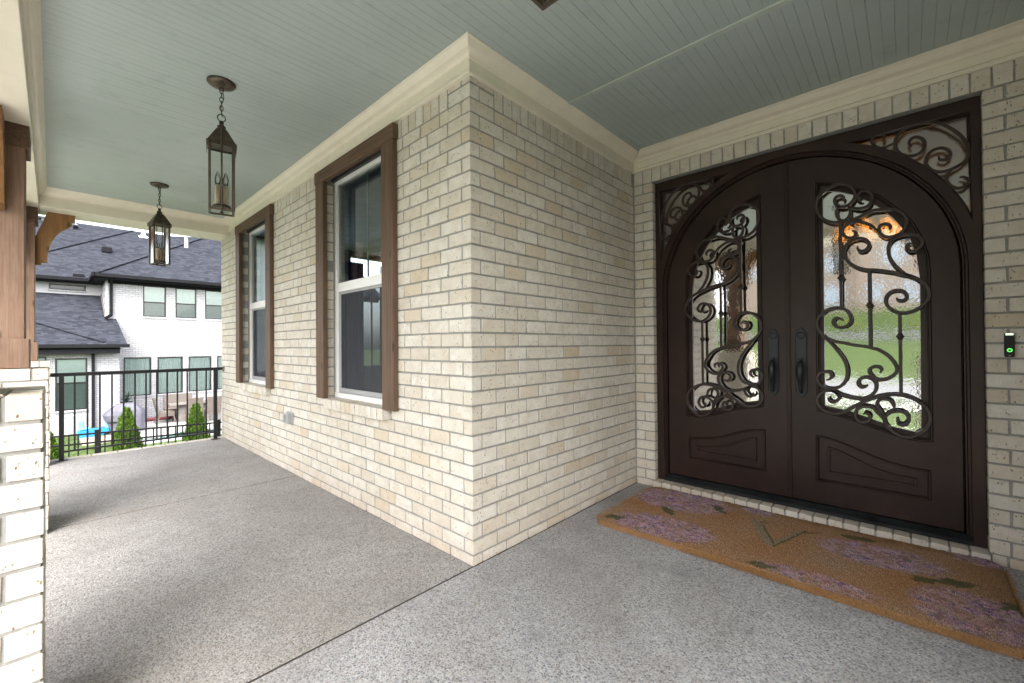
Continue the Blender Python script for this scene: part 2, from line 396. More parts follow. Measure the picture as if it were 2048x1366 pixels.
# ================================================================== BRICKWORK
CZ = 0.0794; J = 0.0110
def zj(j): return 0.0548 + j * CZ
_bm = {}
def brick_mesh(w, h, d, var):
    key = (round(w, 3), round(h, 3), round(d, 3), var)
    if key in _bm: return _bm[key]
    vs, fs = chamfer_box(w, d, h, 0.0019)
    rr = random.Random(hash(key) % 99991); ph = rr.random() * 50
    out_ = []
    for v in vs:
        nv = mnoise.noise_vector(Vector((v[0] * 9 + ph, v[1] * 9, v[2] * 9)))
        out_.append((v[0] + nv.x * 0.0036, v[1] + nv.y * 0.0016, v[2] + nv.z * 0.0034))
    me = bpy.data.meshes.new('brick'); me.from_pydata(out_, [], fs); me.materials.append(M_['brick']); me.update()
    _bm[key] = me; return me
def basis(inward):
    y = Vector(inward); z = Vector((0, 0, 1)); x = y.cross(z); return x, y, z
def lay(parent, items, limit=300, maxdist=None):
    """items: (center Vector, width, height, depth, inward, soldier?) ; the ones that show largest become parts, the rest one stuff mesh"""
    def score(it):
        c = it[0]; d = c - CP; return it[1] * it[2] * abs(d.dot(Vector(it[4]))) / d.length ** 3
    its = sorted(items, key=score, reverse=True)
    vb = MB(); n = 0
    for i, (c, w, h, d, inw, sol) in enumerate(its):
        x, y, z = basis(inw)
        if sol: x, z = z, -x; ww, hh = h, w
        else: ww, hh = w, h
        off = y * (R.random() - 0.5) * 0.0035
        rot = Matrix((x, y, z)).transposed()
        tilt = Matrix.Rotation((R.random() - 0.5) * 0.006, 3, 'Y')
        if i < limit:
            o = bpy.data.objects.new('brick', brick_mesh(ww, hh, d, R.randrange(5)))
            o.matrix_basis = Matrix.Translation(c + off) @ (rot @ tilt).to_4x4()
            link(o, parent)
        else:
            me = brick_mesh(ww, hh, d, R.randrange(5)); mt = rot @ tilt
            vb.add([mt @ v.co + c + off for v in me.vertices], [tuple(p.vertices) for p in me.polygons]); n += 1
    if n: vb.build('brickwork', M_['brick'], parent, kind='stuff')

def course(us, ue, first, openings, z0, z1):
    """split a course into bricks: first joint at 'first', then every 0.19"""
    cuts = [us]; u = first
    while u < ue - 0.03:
        if u > us + 0.03: cuts.append(u)
        u += 0.19 + (R.random() - 0.5) * 0.004
    cuts.append(ue); segs = []
    for a, b in zip(cuts, cuts[1:]): segs.append((a + (J / 2 if a > us + 1e-6 else 0), b - (J / 2 if b < ue - 1e-6 else 0)))
    for (o0, o1, p0, p1) in openings:
        if z1 <= p0 + 0.012 or z0 >= p1 - 0.012: continue
        ns = []
        for a, b in segs:
            if b <= o0 or a >= o1: ns.append((a, b)); continue
            if a < o0 - 0.02: ns.append((a, o0))
            if b > o1 + 0.02: ns.append((o1, b))
        segs = ns
    return [(a, b, z0, z1) for a, b in segs if b - a > 0.015]
def to_items(rects, O, u, inw, dep=0.068, soldier=False):
    O, u, i = Vector(O), Vector(u), Vector(inw); res = []
    for a, b, z0, z1 in rects:
        c = O + u * ((a + b) / 2) + i * (dep / 2) + Vector((0, 0, (z0 + z1) / 2)); res.append((c, b - a, z1 - z0, dep, tuple(inw), soldier))
    return res

ZTOP = 2.645
def clip_open(r, openings):
    a, b, z0, z1 = r
    for (o0, o1, p0, p1) in openings:
        if b > o0 + 0.01 and a < o1 - 0.01:
            if z0 < p1: z0 = p1
    return (a, b, z0, z1)

# ---- the long wall with the two windows (faces -x)
WINS = [(0.797, 1.790), (0.797 + 2.2725, 1.790 + 2.2725)]
wallA = thing('brick_wall', 'long cream brick wall with two wood-trimmed windows facing the porch', 'brick wall', (0, 0, 0))
opA = []
for a, b in WINS: opA.append((a, b, 0.687, 2.575))
items = []
LA = 4.955
for j in range(-1, 33):
    z0 = 0.0 if j < 0 else zj(j) + J / 2; z1 = zj(j + 1) - J / 2
    if j == 32: z0, z1 = zj(32) + J / 2, ZTOP
    odd = j % 2 == 1
    ue = LA if j < 31 else 0.183
    if odd: items += to_items(course(0.0, ue, 0.19, opA, z0, z1), (0, 0, 0), (0, 1, 0), (1, 0, 0))
    else: items += to_items(course(0.0775, ue, 0.0775 + 0.19 - 0.005, opA, z0, z1), (0, 0, 0), (0, 1, 0), (1, 0, 0))
u = 0.1925
while u < LA - 0.03:
    r = clip_open((u, u + 0.0695, zj(31) + J / 2, ZTOP), opA)
    items += to_items([r], (0, 0, 0), (0, 1, 0), (1, 0, 0), soldier=True); u += 0.079
# window sills: rowlocks laid on edge
for a, b in WINS:
    u = a + 0.043
    k = 0
    while u + 0.066 < b - 0.04:
        c = Vector((0.022, u + 0.033, 0.722)); items.append((c, 0.066, 0.076, 0.135, (1, 0, 0), False)); u += 0.0752
    for z in range(0, 0): pass
lay(wallA, items)
mb = MB()
ys = [0.006]
for a, b in WINS: ys += [a - 0.002, b + 0.002]
ys.append(LA - 0.006)
mb.box(0.006, 0.135, ys[0], ys[1], 0, ZTOP); mb.box(0.006, 0.135, ys[2], ys[3], 0, ZTOP); mb.box(0.006, 0.135, ys[4], ys[5], 0, ZTOP)
for a, b in WINS:
    mb.box(0.0062, 0.135, a - 0.002, b + 0.002, 0, 0.686); mb.box(0.0062, 0.075, a - 0.002, b + 0.002, 2.58, ZTOP)
    mb.box(-0.038, 0.08, a + 0.045, b - 0.048, 0.690, 0.754)
mb.build('mortar', M_['mortar'], wallA)

# ---- short return wall from the corner to the entry (faces -y)
LB = 1.856
wallB = thing('brick_wall', 'short cream brick wall running from the outside corner in to the front door', 'brick wall', (0, 0, 0))
items = []
for j in range(-1, 33):
    z0 = 0.0 if j < 0 else zj(j) + J / 2; z1 = zj(j + 1) - J / 2
    if j == 32: z0, z1 = zj(32) + J / 2, ZTOP
    odd = j % 2 == 1
    ue = LB - 0.004 if j < 31 else 0.183
    if odd: items += to_items(course(0.0775, ue, 0.0775 + 0.185, [], z0, z1), (0, 0, 0), (1, 0, 0), (0, 1, 0))
    else: items += to_items(course(0.0, ue, 0.187, [], z0, z1), (0, 0, 0), (1, 0, 0), (0, 1, 0))
u = 0.1925
while u < LB - 0.05:
    items += to_items([(u, min(u + 0.065, LB - 0.004), zj(31) + J / 2, ZTOP)], (0, 0, 0), (1, 0, 0), (0, 1, 0), soldier=True); u += 0.0745
lay(wallB, items)
mb = MB(); mb.box(0.136, LB + 0.1, 0.006, 0.13, 0, ZTOP); mb.build('mortar', M_['mortar'], wallB)

# ---- entry wall round the door (faces -x)
wallC = thing('brick_wall', 'cream brick entry wall framing the arched double door, with a rowlock sill', 'brick wall', (0, 0, 0))
DY0, DY1 = 0.168, 2.012           # opening measured along -y
items = []
opC = [(DY0, DY1, -0.1, 2.5164 + 0.0)]
for j in range(-1, 31):
    z0 = 0.0 if j < 0 else zj(j) + J / 2; z1 = zj(j + 1) - J / 2
    odd = j % 2 == 1
    if odd: segs = [(0.010, DY0)]; segs += [(DY1, DY1 + 0.19), (DY1 + 0.201, DY1 + 0.345)]
    else: segs = [(0.010, 0.082), (0.0915, DY0)]; segs += [(DY1, DY1 + 0.073), (DY1 + 0.084, DY1 + 0.268), (DY1 + 0.279, DY1 + 0.345)]
    if j == -1: segs = [(0.010, 0.150), (DY1 + 0.01, DY1 + 0.06), (DY1 + 0.07, DY1 + 0.26), (DY1 + 0.271, DY1 + 0.345)]
    items += to_items([(a, b, z0, z1) for a, b in segs], (LB, 0, 0), (0, -1, 0), (1, 0, 0))
u = 0.012
while u < 2.36:
    items += to_items([(u, u + 0.0685, zj(31) + J / 2, ZTOP)], (LB, 0, 0), (0, -1, 0), (1, 0, 0), soldier=True); u += 0.0785
u = DY0 - 0.006
while u < DY1 - 0.03:                        # rowlock sill under the threshold
    items.append((Vector((LB + 0.025, -(u + 0.034), 0.028)), 0.0685, 0.054, 0.115, (1, 0, 0), False)); u += 0.0775
lay(wallC, items)
mb = MB()
mb.box(LB + 0.006, LB + 0.2, -DY0 + 0.003, 0.006, 0, ZTOP); mb.box(LB + 0.006, LB + 0.2, -2.4, -DY1 - 0.003, 0, ZTOP)
mb.box(LB + 0.006, LB + 0.2, -DY1 - 0.003, -DY0 + 0.003, 2.520, ZTOP); mb.box(LB - 0.026, LB + 0.2, -DY1 + 0.004, -DY0 - 0.004, 0, 0.047)
mb.build('mortar', M_['mortar'], wallC)

# ---- wing wall beyond the door, just outside the picture on the right
wallD = thing('brick_wall', 'cream brick wing wall to the right of the entry recess, beyond the picture edge', 'brick wall', (0, 0, 0))
its1 = []
for j in range(-1, 33):
    z0 = 0.0 if j < 0 else zj(j) + J / 2; z1 = zj(j + 1) - J / 2
    odd = j % 2 == 1
    its1 += to_items(course(0.0 if odd else 0.0775, LB, 0.19 if odd else 0.267, [], z0, z1), (0, -2.36, 0), (1, 0, 0), (0, -1, 0))
    its1 += to_items(course(0.0775 if odd else 0.0, 3.2, 0.267 if odd else 0.19, [], z0, z1), (0, -2.36, 0), (0, -1, 0), (1, 0, 0))
lay(wallD, its1, limit=0)
mb = MB(); mb.box(0.006, LB, -2.5, -2.366, 0, ZTOP); mb.box(0.006, 0.13, -5.5, -2.5, 0, ZTOP); mb.build('mortar', M_['mortar'], wallD)

# ---- north end and hidden body of the house (closes the rooms)
body = thing('house_body', 'plain rear body of the cream brick house behind the porch walls', 'house')
mb = MB()
mb.box(0.14, 8.0, 4.80, 4.949, -1.6, 0.85); mb.box(0.14, 8.0, 4.80, 4.949, 2.62, 2.76)          # north end wall with two window openings
for xa, xb_ in ((0.14, 0.26), (1.30, 1.72), (2.60, 8.0)): mb.box(xa, xb_, 4.80, 4.949, 0.85, 2.62)
mb.box(0.14, 8.0, -5.5, -5.4, 0, 2.76); mb.box(7.9, 8.0, -5.4, 4.8, 0, 2.76)
mb.build('wall', M_['mortar'], body)
mb = MB(); mb.box(-2.15, 8.3, -5.8, 5.35, 2.80, 2.95)
mb.build('roof', plain('roof_underlay', (0.12, 0.12, 0.13), 0.9), body)
M_['room'] = plain('room_paint', (0.30, 0.27, 0.21), 0.8); M_['roomfloor'] = plain('room_floor', (0.10, 0.06, 0.035), 0.5)
M_['roomdark'] = plain('room_dim_paint', (0.46, 0.56, 0.66), 0.8)
mb = MB()
mb.box(0.14, 7.9, 0.2, 4.8, 2.70, 2.78); mb.box(0.14, 2.05, 0.131, 0.2, 0, 2.66); mb.box(4.4, 4.5, 0.2, 4.8, 0, 2.66)
mb.build('room_wall', M_['roomdark'], body)
mb = MB(); mb.box(2.06, 7.9, -5.4, 0.2, 2.66, 2.78); mb.box(5.6, 5.7, -5.4, 0.2, 0.0, 2.66); mb.box(2.06, 5.6, 0.131, 0.2, 0, 2.66); mb.box(2.06, 5.6, -2.9, -2.8, 0, 2.66); mb.build('foyer_wall', M_['room'], body)
mb = MB(); mb.box(2.06, 7.9, -5.4, 0.13, -0.1, 0.03); mb.box(0.14, 7.9, 0.131, 4.8, -0.1, 0.03); mb.build('room_floor', M_['roomfloor'], body)

# ================================================================== WINDOWS OF THE PORCH WALL
def porch_window(a, b, label):
    t = thing('window', label, 'window', (0, a, 0.76), group='windows of the porch wall'); cy = (a + b) / 2
    L = lambda mb, nm, m, par=None, **k: mb.build(nm, m, par or t, loc=(0, -a, -0.76) if par is None else None, **k)
    # cedar trim boards on the brick
    wo = 0.589; 
    m = MB(); m.cbox(-0.040, -0.002, cy - wo, cy - wo + 0.14, 0.757, 2.512, 0.003); o = L(m, 'trim_board', M_['cedar'])
    m = MB(); m.cbox(-0.040, -0.002, cy + wo - 0.14, cy + wo, 0.757, 2.512, 0.003); L(m, 'trim_board', M_['cedar'])
    m = MB(); m.cbox(-0.043, -0.002, cy - wo - 0.012, cy + wo + 0.012, 2.514, 2.612, 0.003); L(m, 'head_board', M_['cedar_h'])
    m = MB(); m.box(0.02, 0.115, a, b, 2.560, 2.579); m.box(0.055, 0.115, a, b, 2.540, 2.56); L(m, 'lintel', M_['lintel'])
    x0, x1 = 0.080, 0.150
    # white frame
    m = MB()
    m.cbox(x0, x1, a, a + 0.035, 0.762, 2.54, 0.002); m.cbox(x0, x1, b - 0.035, b, 0.762, 2.54, 0.002)
    m.cbox(x0 - 0.0015, x1, a + 0.0005, b - 0.0005, 2.515, 2.555, 0.002); m.cbox(x0 - 0.006, x1, a + 0.0005, b - 0.0005, 0.755, 0.797, 0.002)
    fr = L(m, 'frame', M_['vinyl'])
    m = MB(); m.cbox(0.086, 0.125, a + 0.035, b - 0.035, 1.632, 1.700, 0.003); m.cbox(0.082, 0.1, a + 0.036, b - 0.036, 1.625, 1.640, 0.002)
    L(m, 'meeting_rail', M_['vinyl'])
    m = MB(); m.v = [(0.101, a + 0.03, 1.69), (0.101, b - 0.03, 1.69), (0.101, b - 0.03, 2.53), (0.101, a + 0.03, 2.53)]; m.f = [(0, 3, 2, 1)]; m.mi = [0]; L(m, 'pane', M_['glass'])
    m = MB(); m.v = [(0.129, a + 0.03, 0.79), (0.129, b - 0.03, 0.79), (0.129, b - 0.03, 1.66), (0.129, a + 0.03, 1.66)]; m.f = [(0, 3, 2, 1)]; m.mi = [0]; L(m, 'pane', M_['glass'])
    m = MB(); m.box(0.108, 0.114, cy - 0.009, cy + 0.009, 1.69, 2.52); L(m, 'muntin', M_['muntin'])
    m = MB(); m.box(0.134, 0.140, cy - 0.009, cy + 0.009, 0.79, 1.64); L(m, 'muntin', M_['muntin'])
    m = MB(); ya, yb = a + 0.036, b - 0.036
    m.cbox(0.096, 0.112, ya, ya + 0.03, 0.80, 1.63, 0.002); m.cbox(0.096, 0.112, yb - 0.03, yb, 0.80, 1.63, 0.002); m.cbox(0.0955, 0.112, ya + 0.030, yb - 0.030, 0.80, 0.835, 0.002); m.cbox(0.0955, 0.112, ya + 0.03, yb - 0.03, 1.605, 1.63, 0.002)
    sf = L(m, 'screen_frame', M_['screen_frame'])
    m = MB(); m.box(0.1035, 0.1045, ya + 0.025, yb - 0.025, 0.82, 1.615); m.build('screen', M_['screen'], sf)
    return t
porch_window(*WINS[0], 'nearer cedar-trimmed white sash window, beside the outside corner of the wall')
porch_window(*WINS[1], 'farther cedar-trimmed white sash window, next to the railing end of the porch')
M_['curtain'] = plain('blue_curtain', (0.07, 0.15, 0.42), 0.9, var=0.4, scale=14)
for i, (y0, y1, lb) in enumerate([(1.42, 1.86, 'dark blue curtain hanging left of the bright opening, seen through the nearer window'), (2.15, 2.95, 'dark blue curtain drawn half across the bright opening, seen through the nearer window')]):
    m = MB(); n = 40
    for k in range(n + 1):
        x = y0 + (y1 - y0) * k / n; y = 4.68 + 0.022 * math.sin(k * 1.35)
        w = 0.5
        m.v += [(x, y, 0.05), (x + 0.004, y, 2.50)]
    for k in range(n): m.f.append((2 * k, 2 * k + 2, 2 * k + 3, 2 * k + 1)); m.mi.append(0)
    tag(m.build('curtain', M_['curtain'], smooth=True), lb, 'curtain')
k = NM('sheer_white'); k.n.remove(k.p); a_ = k.new('ShaderNodeBsdfTranslucent'); a_.inputs[0].default_value = (0.9, 0.9, 0.92, 1); b_ = k.new('ShaderNodeBsdfTransparent'); mx = k.new('ShaderNodeMixShader'); mx.inputs[0].default_value = 0.92; k.l(b_.outputs[0], mx.inputs[1]); k.l(a_.outputs[0], mx.inputs[2]); k.l(mx.outputs[0], k.o.inputs[0]); M_['sheer'] = k.m
m = MB(); n = 50
for k in range(n + 1):
    x = 0.18 + 1.15 * k / n; y = 4.77 + 0.006 * math.sin(k * 1.7); m.v += [(x, y, 0.8), (x, y, 2.66)]
for k in range(n): m.f.append((2 * k, 2 * k + 2, 2 * k + 3, 2 * k + 1)); m.mi.append(0)
tag(m.build('added_sheer', M_['sheer'], smooth=True), 'added sheer white curtain that brightens the opening behind the farther porch window', 'curtain')  # sheer sheet added so the opening behind it reads white
# wicker chair back seen low inside the nearer window
def mk_wicker(name, a, b, sc=60):
    k = NM(name); p = k.objc(); w = k.new('ShaderNodeTexWave'); w.bands_direction = 'Z'; w.inputs['Scale'].default_value = sc / 6; w.inputs['Distortion'].default_value = 2.5; k.l(p, w.inputs['Vector'])
    n_ = k.noise(sc, 3, 0.6, p); f = k.math('MULTIPLY', k.math('ADD', w.outputs['Fac'], n_), 0.5)
    k.bump(f, 0.6, 0.01); return k.fin(k.ramp(f, [(0.3, a), (0.7, b)]), 0.8, 0, 0.2)
M_['wicker_in'] = mk_wicker('indoor_basket_weave', (0.05, 0.045, 0.04), (0.16, 0.15, 0.14), 90)
m = MB(); m.lathe([(0.22, 0.0), (0.27, 0.2), (0.28, 0.5), (0.24, 0.68), (0.2, 0.7)], (0.72, 1.25, 0.55), 24)
tag(m.build('woven_basket', M_['wicker_in'], smooth=True), 'dark woven basket dimly seen low inside the nearer window', 'basket')

# ================================================================== FLOOR
floor = empty('porch_floor'); tag(floor, kind='structure')
def slab(x0, x1, y0, y1, mat, z=0.0):
    m = MB(); m.cbox(x0, x1, y0, y1, -0.14, z, 0.0015); return m.build('slab', mat, floor)
slab(-1.66, 0.0, 2.406, 4.845, M_['agg_warm']); slab(-1.66, 0.0, 0.007, 2.394, M_['agg_warm'], 0.0)
m = MB(); m.cbox(-1.66, 1.90, -6.0, -0.003, -0.14, 0.0, 0.004); m.build('slab', M_['agg_cool'], floor)
m = MB(); m.box(-1.95, 1.95, -6, 4.94, -1.7, -0.142); m.build('foundation', M_['mortar'], floor)
m = MB(); m.box(-1.655, -0.005, -0.003, 0.0101, -0.142, -0.0018); m.box(-1.655, -0.005, 2.3905, 2.4095, -0.142, -0.0018); m.build('joint_dirt', plain('joint_dirt', (0.035, 0.032, 0.028), 0.95, var=0.4, scale=30), floor)
for k in range(8):                                        # brick edging along the open end and the front
    w = 0.205; x0 = -1.655 + k * (w + 0.0085)
    m = MB(); m.cbox(x0, min(x0 + w, 0.0), 4.853, 4.945, -0.065, 0.004 + R.uniform(-.002, .001), 0.004); m.build('edging_brick', M_['brick'], floor)
for k in range(50):
    w = 0.2; y0 = -6 + k * (w + 0.0085)
    if y0 > 4.6: break
    m = MB(); m.cbox(-1.76, -1.667, y0, y0 + w, -0.065, 0.003, 0.004); m.build('edging_brick', M_['brick'], floor)
m = MB(); m.box(-1.95, -1.765, -6, 4.94, -1.7, -0.02); m.build('foundation_edge', M_['mortar'], floor)

# ================================================================== CEILING, BEAMS, MOULDINGS
ZC = 2.765
ceil_ = empty('porch_ceiling'); tag(ceil_, kind='structure')
_bd = {}
def board(x0, x1, y, w):
    L = x1 - x0; key = round(L, 3)
    if key not in _bd:
        m = MB(); h = w / 2 - 0.0003; c = 0.0030; g = 0.0015
        prof = [(-h, g), (-h + 0.0008, 0.0008), (-h + c, 0.0), (-0.0018, 0.0), (0.0, 0.0), (0.0018, 0.0), (h - c, 0.0), (h - 0.0008, 0.0008), (h, g), (h, 0.02), (-h, 0.02)]
        n = len(prof)
        for xx in (-L / 2, L / 2):
            for a, z in prof: m.v.append((xx, a, z))
        for k in range(n): m.f.append((k, (k + 1) % n, n + (k + 1) % n, n + k)); m.mi.append(0)
        me = bpy.data.meshes.new('board'); me.from_pydata(m.v, [], m.f); me.materials.append(M_['haint']); me.update(); _bd[key] = me
    o = bpy.data.objects.new('board', _bd[key]); o.location = ((x0 + x1) / 2, y, ZC + R.uniform(-0.0004, 0.0004)); o.rotation_euler = (R.uniform(-.006, .006), 0, 0); link(o, ceil_)
P_ = 0.0495; y = 4.54; n = 0
while y > -2.46:
    if y > 0: board(-1.66, 0.02, y, P_)
    else: board(-1.66, 0.780, y, P_)
    n += 1; y -= P_
ylast = y
m = MB()
while y > -5.6: m.cbox(-1.66, 0.78, y - P_ / 2 + .0015, y + P_ / 2 - .0015, ZC, ZC + 0.02, 0.003); y -= P_
m.build('far_boards', M_['haint'], ceil_, kind='stuff')
y = 0.03
while y > -2.42: board(0.806, 1.90, y, P_); y -= P_
m = MB(); m.cbox(0.776, 0.810, -2.36, 0.02, ZC - 0.007, ZC + 0.004, 0.002); m.build('batten', plain('batten_paint', (0.40, 0.45, 0.40), 0.4), ceil_)
m = MB(); m.box(-1.7, 1.95, -5.6, 4.6, ZC + 0.016, ZC + 0.03); m.build('backing', M_['haint'], ceil_)

def prof(out, top=ZC, base=2.6265, proud=0.0):
    p = proud
    return [(0.0, base), (0.020 + p, base), (0.022 + p, base + 0.003), (0.022 + p, base + 0.020), (0.016 + p, base + 0.028), (0.012 + p, base + 0.031), (0.012 + p, base + 0.082),
            (0.022 + p, base + 0.084), (0.026 + p, base + 0.090), (0.030 + p, base + 0.093), (0.036 + p, base + 0.097), (out * 0.52 + 0.01, base + 0.104), (out * 0.66 + 0.008, base + 0.113), (out * 0.78 + 0.006, base + 0.123), (out * 0.86 + 0.003, base + 0.128), (out - 0.006, base + 0.130), (out, base + 0.133), (out, top + 0.001)]
pA, pC, pB = prof(0.095), prof(0.120), prof(0.09)
mould = thing('crown_moulding', 'cream crown moulding and frieze along the top of the brick walls', 'moulding')
def sweep_seg(path, i, profs, parent):
    """one straight run of the moulding, mitred against its neighbours"""
    n = len(path)
    def mit(q):
        p = Vector(path[q])
        ns = []
        for a, b in ((q - 1, q), (q, q + 1)):
            if 0 <= a and b < n: d = (Vector(path[b]) - Vector(path[a])).normalized(); ns.append(Vector((-d.y, d.x)))
        m_ = sum(ns, Vector((0, 0))); return p, m_ / m_.dot(ns[0]) if len(ns) > 1 else ns[0]
    mb = MB(); k = len(profs[0])
    for q, pr in ((i, profs[0]), (i + 1, profs[1])):
        p, m_ = mit(q)
        for o_, z in pr: mb.v.append((p.x + m_.x * o_, p.y + m_.y * o_, z))
    for r in range(k - 1): mb.f.append((r, k + r, k + r + 1, r + 1)); mb.mi.append(0)
    return mb.build('moulding_run', M_['cream'], parent)
# path walked with the porch on the left-hand side of the walker
pth = [(0.0, -5.6), (0.0, -2.36), (LB, -2.36), (LB, 0.0), (0.0, 0.0), (0.0, 4.57)]
for i in range(5):
    pr = (pC, pC) if i == 2 else (pA, pA)
    sweep_seg(pth, i, pr, mould)

# beams round the open sides (cream painted boxes)
def beam(label, x0, x1, y0, y1, z0):
    t = thing('porch_beam', label, 'beam', ((x0 + x1) / 2, (y0 + y1) / 2, z0)); c = ((x0 + x1) / 2, (y0 + y1) / 2, z0)
    m = MB(); m.cbox(x0, x1, y0, y1, z0, 2.79, 0.003); m.build('beam_box', M_['cream'], t, loc=(-c[0], -c[1], -c[2])); return t, c
XB = -1.617
b1, c1 = beam('long cream painted beam over the posts along the open front of the porch', -1.95, XB, -5.6, 4.949, 2.597)
b2, c2 = beam('cream painted cross beam over the railing at the far end of the porch', XB + 0.001, 0.10, 4.575, 4.949, 2.590)
def beam_prof(out, base): return [(0.0, base - 0.005), (0.010, base - 0.005), (0.010, base), (0.016, base + 0.006), (0.020, base + 0.012), (out * 0.55, base + 0.02), (out * 0.75, base + 0.035), (out * 0.9, base + 0.048), (out * 0.95, base + 0.052), (out, base + 0.056), (out, ZC + 0.001)]
m = sweep('crown_strip', [(XB, 4.575), (XB, -5.6)], [beam_prof(0.057, 2.705)] * 2, M_['cream'], b1)
m.location = (-c1[0], -c1[1], -c1[2])
m = sweep('crown_strip', [(0.0, 4.575), (XB, 4.575)], [beam_prof(0.125, 2.705)] * 2, M_['cream'], b2)
m.location = (-c2[0], -c2[1], -c2[2])
for t, c, (xa, xb_, ya, yb_) in ((b1, c1, (-1.965, -1.60, 4.96, 5.02)),):
    m = MB(); m.box(-2.55, -1.952, -5.6, 5.3, 2.66, 2.68); m.box(-2.60, -2.54, -5.6, 5.3, 2.64, 2.82); m.box(-2.60, -1.9, -5.6, 5.35, 2.80, 2.84); m.build('shading_eave', M_['cream'], t, loc=(-c[0], -c[1], -c[2]))  # unseen wide overhang, added to cut sky light on the porch's left side
    m = MB(); m.box(-1.99, 0.12, 4.96, 5.30, 2.74, 2.76); m.box(-1.99, 0.12, 5.28, 5.32, 2.66, 2.78); m.build('soffit', M_['cream'], t, loc=(-c[0], -c[1], -c[2]))

# ================================================================== BRICK PEDESTALS AND CEDAR POSTS
def pedestal(xr, yf, label, group='brick pedestals along the porch front'):
    t = thing('brick_pedestal', label, 'pedestal', (xr - 0.2285, yf + 0.2285, 0), group=group); Ls = 0.457; cx, cy = xr - Ls / 2, yf + Ls / 2
    sides = [((xr - Ls, yf), (1, 0), (0, 1)), ((xr, yf), (0, 1), (-1, 0)), ((xr, yf + Ls), (-1, 0), (0, -1)), ((xr - Ls, yf + Ls), (0, -1), (1, 0))]
    items = []
    for j in range(-1, 13):
        z0 = 0.0 if j < 0 else 0.0235 + j * CZ + J / 2; z1 = 0.0235 + (j + 1) * CZ - J / 2
        if z1 < 0.02: continue
        for k, ((ox, oy), u_, i_) in enumerate(sides):
            if j % 2 == 0: segs = [(0.0, 0.185), (0.1945, 0.3795)]
            else: segs = [(0.0775, 0.2625), (0.272, 0.457)]
            items += to_items([(a, b, z0, z1) for a, b in segs], (ox - cx, oy - cy, 0), (u_[0], u_[1], 0), (i_[0], i_[1], 0))
    # score uses world position: shift
    n0 = len(items)
    for (c, w, h, d, inw, sol) in items:
        x, y, z = basis(inw); o = bpy.data.objects.new('brick', brick_mesh(w, h, d, R.randrange(5)))
        o.matrix_basis = Matrix.Translation(c + y * (R.random() - .5) * 0.004) @ (Matrix((x, y, z)).transposed() @ Matrix.Rotation((R.random() - .5) * 0.008, 3, 'Y')).to_4x4(); link(o, t)
    m = MB(); h = Ls / 2 - 0.0055; m.box(-h, h, -h, h, -0.05, 1.046); m.build('mortar', M_['mortar'], t)
    for q in range(2):
        m = MB(); m.cbox(-0.155 + q * 0.158, -0.155 + q * 0.158 + 0.15, -0.15, 0.15, 1.03, 1.051, 0.003); m.build('cap_brick', M_['brick'], t)
    return cx, cy
def post(cx, cy, label, arms):
    t = thing('cedar_post', label, 'post', (cx, cy, 1.055), group='cedar posts on the brick pedestals')
    m = MB(); m.cbox(-0.125, 0.125, -0.125, 0.125, 0.0, 1.545, 0.004); m.build('shaft', M_['rough_post'], t)
    for (x0, x1, y0, y1) in ((-0.145, 0.145, -0.145, -0.126), (-0.145, 0.145, 0.126, 0.145), (0.126, 0.144, -0.1255, 0.1255), (-0.144, -0.126, -0.1255, 0.1255)):
        m = MB(); m.cbox(x0, x1, y0, y1, 0.0, 0.187, 0.003); m.build('base_board', M_['cedar_h'] if abs(x1 - x0) < .05 else M_['rough_post'], t)
        m = MB(); m.cbox(x0, x1, y0, y1, 1.40, 1.542, 0.003); m.build('cap_board', M_['cedar_h'], t)
    for kind, dx, dy in arms:            # curved brackets under the beam
        arc_ = catmull([(0.102, 0.029), (0.104, 0.090), (0.116, 0.165), (0.135, 0.228), (0.162, 0.288), (0.198, 0.340), (0.250, 0.390), (0.322, 0.436)], 4)
        pts = [(0, 0), (0.051, 0), (0.051, 0.029)] + arc_ + [(0.322, 0.480), (0.355, 0.480), (0.355, 0.550), (0.106, 0.550), (0.0, 0.275)]
        def fm(a, b, c, dx=dx, dy=dy): 
            s_ = 0.126 + a * 0.80
            return (dx * s_ - dy * c, dy * s_ + dx * c, b + 0.985)
        extrude2d('bracket', [pts], -0.045, 0.045, M_['bracket'], t, 0.003, fm)
    return t
PX = -1.54
names = [(0.05, 'nearest cream brick pedestal, cut by the left edge of the picture'), (2.30, 'middle cream brick pedestal carrying the thick rough-sawn post'), (4.60, 'farthest cream brick pedestal where the railing ends')]
posts = [('nearest cedar post, mostly outside the left edge of the picture', [('y', 0, 1), ('y', 0, -1)]), ('middle rough-sawn cedar post behind the nearest brick pedestal', [('y', 0, 1), ('y', 0, -1)]), ('far corner cedar post with a curved bracket reaching over the railing', [('x', 1, 0), ('y', 0, -1)])]
for (yf, lb), (pl, arms) in zip(names, posts):
    cx, cy = pedestal(PX, yf, lb); post(cx - (0.014 if yf < 1 else 0), cy, pl, arms)
cx, cy = pedestal(PX, -2.25, 'cream brick pedestal behind the camera at the porch steps'); post(cx, cy, 'cedar post behind the camera at the porch steps', [('y', 0, 1), ('y', 0, -1)])

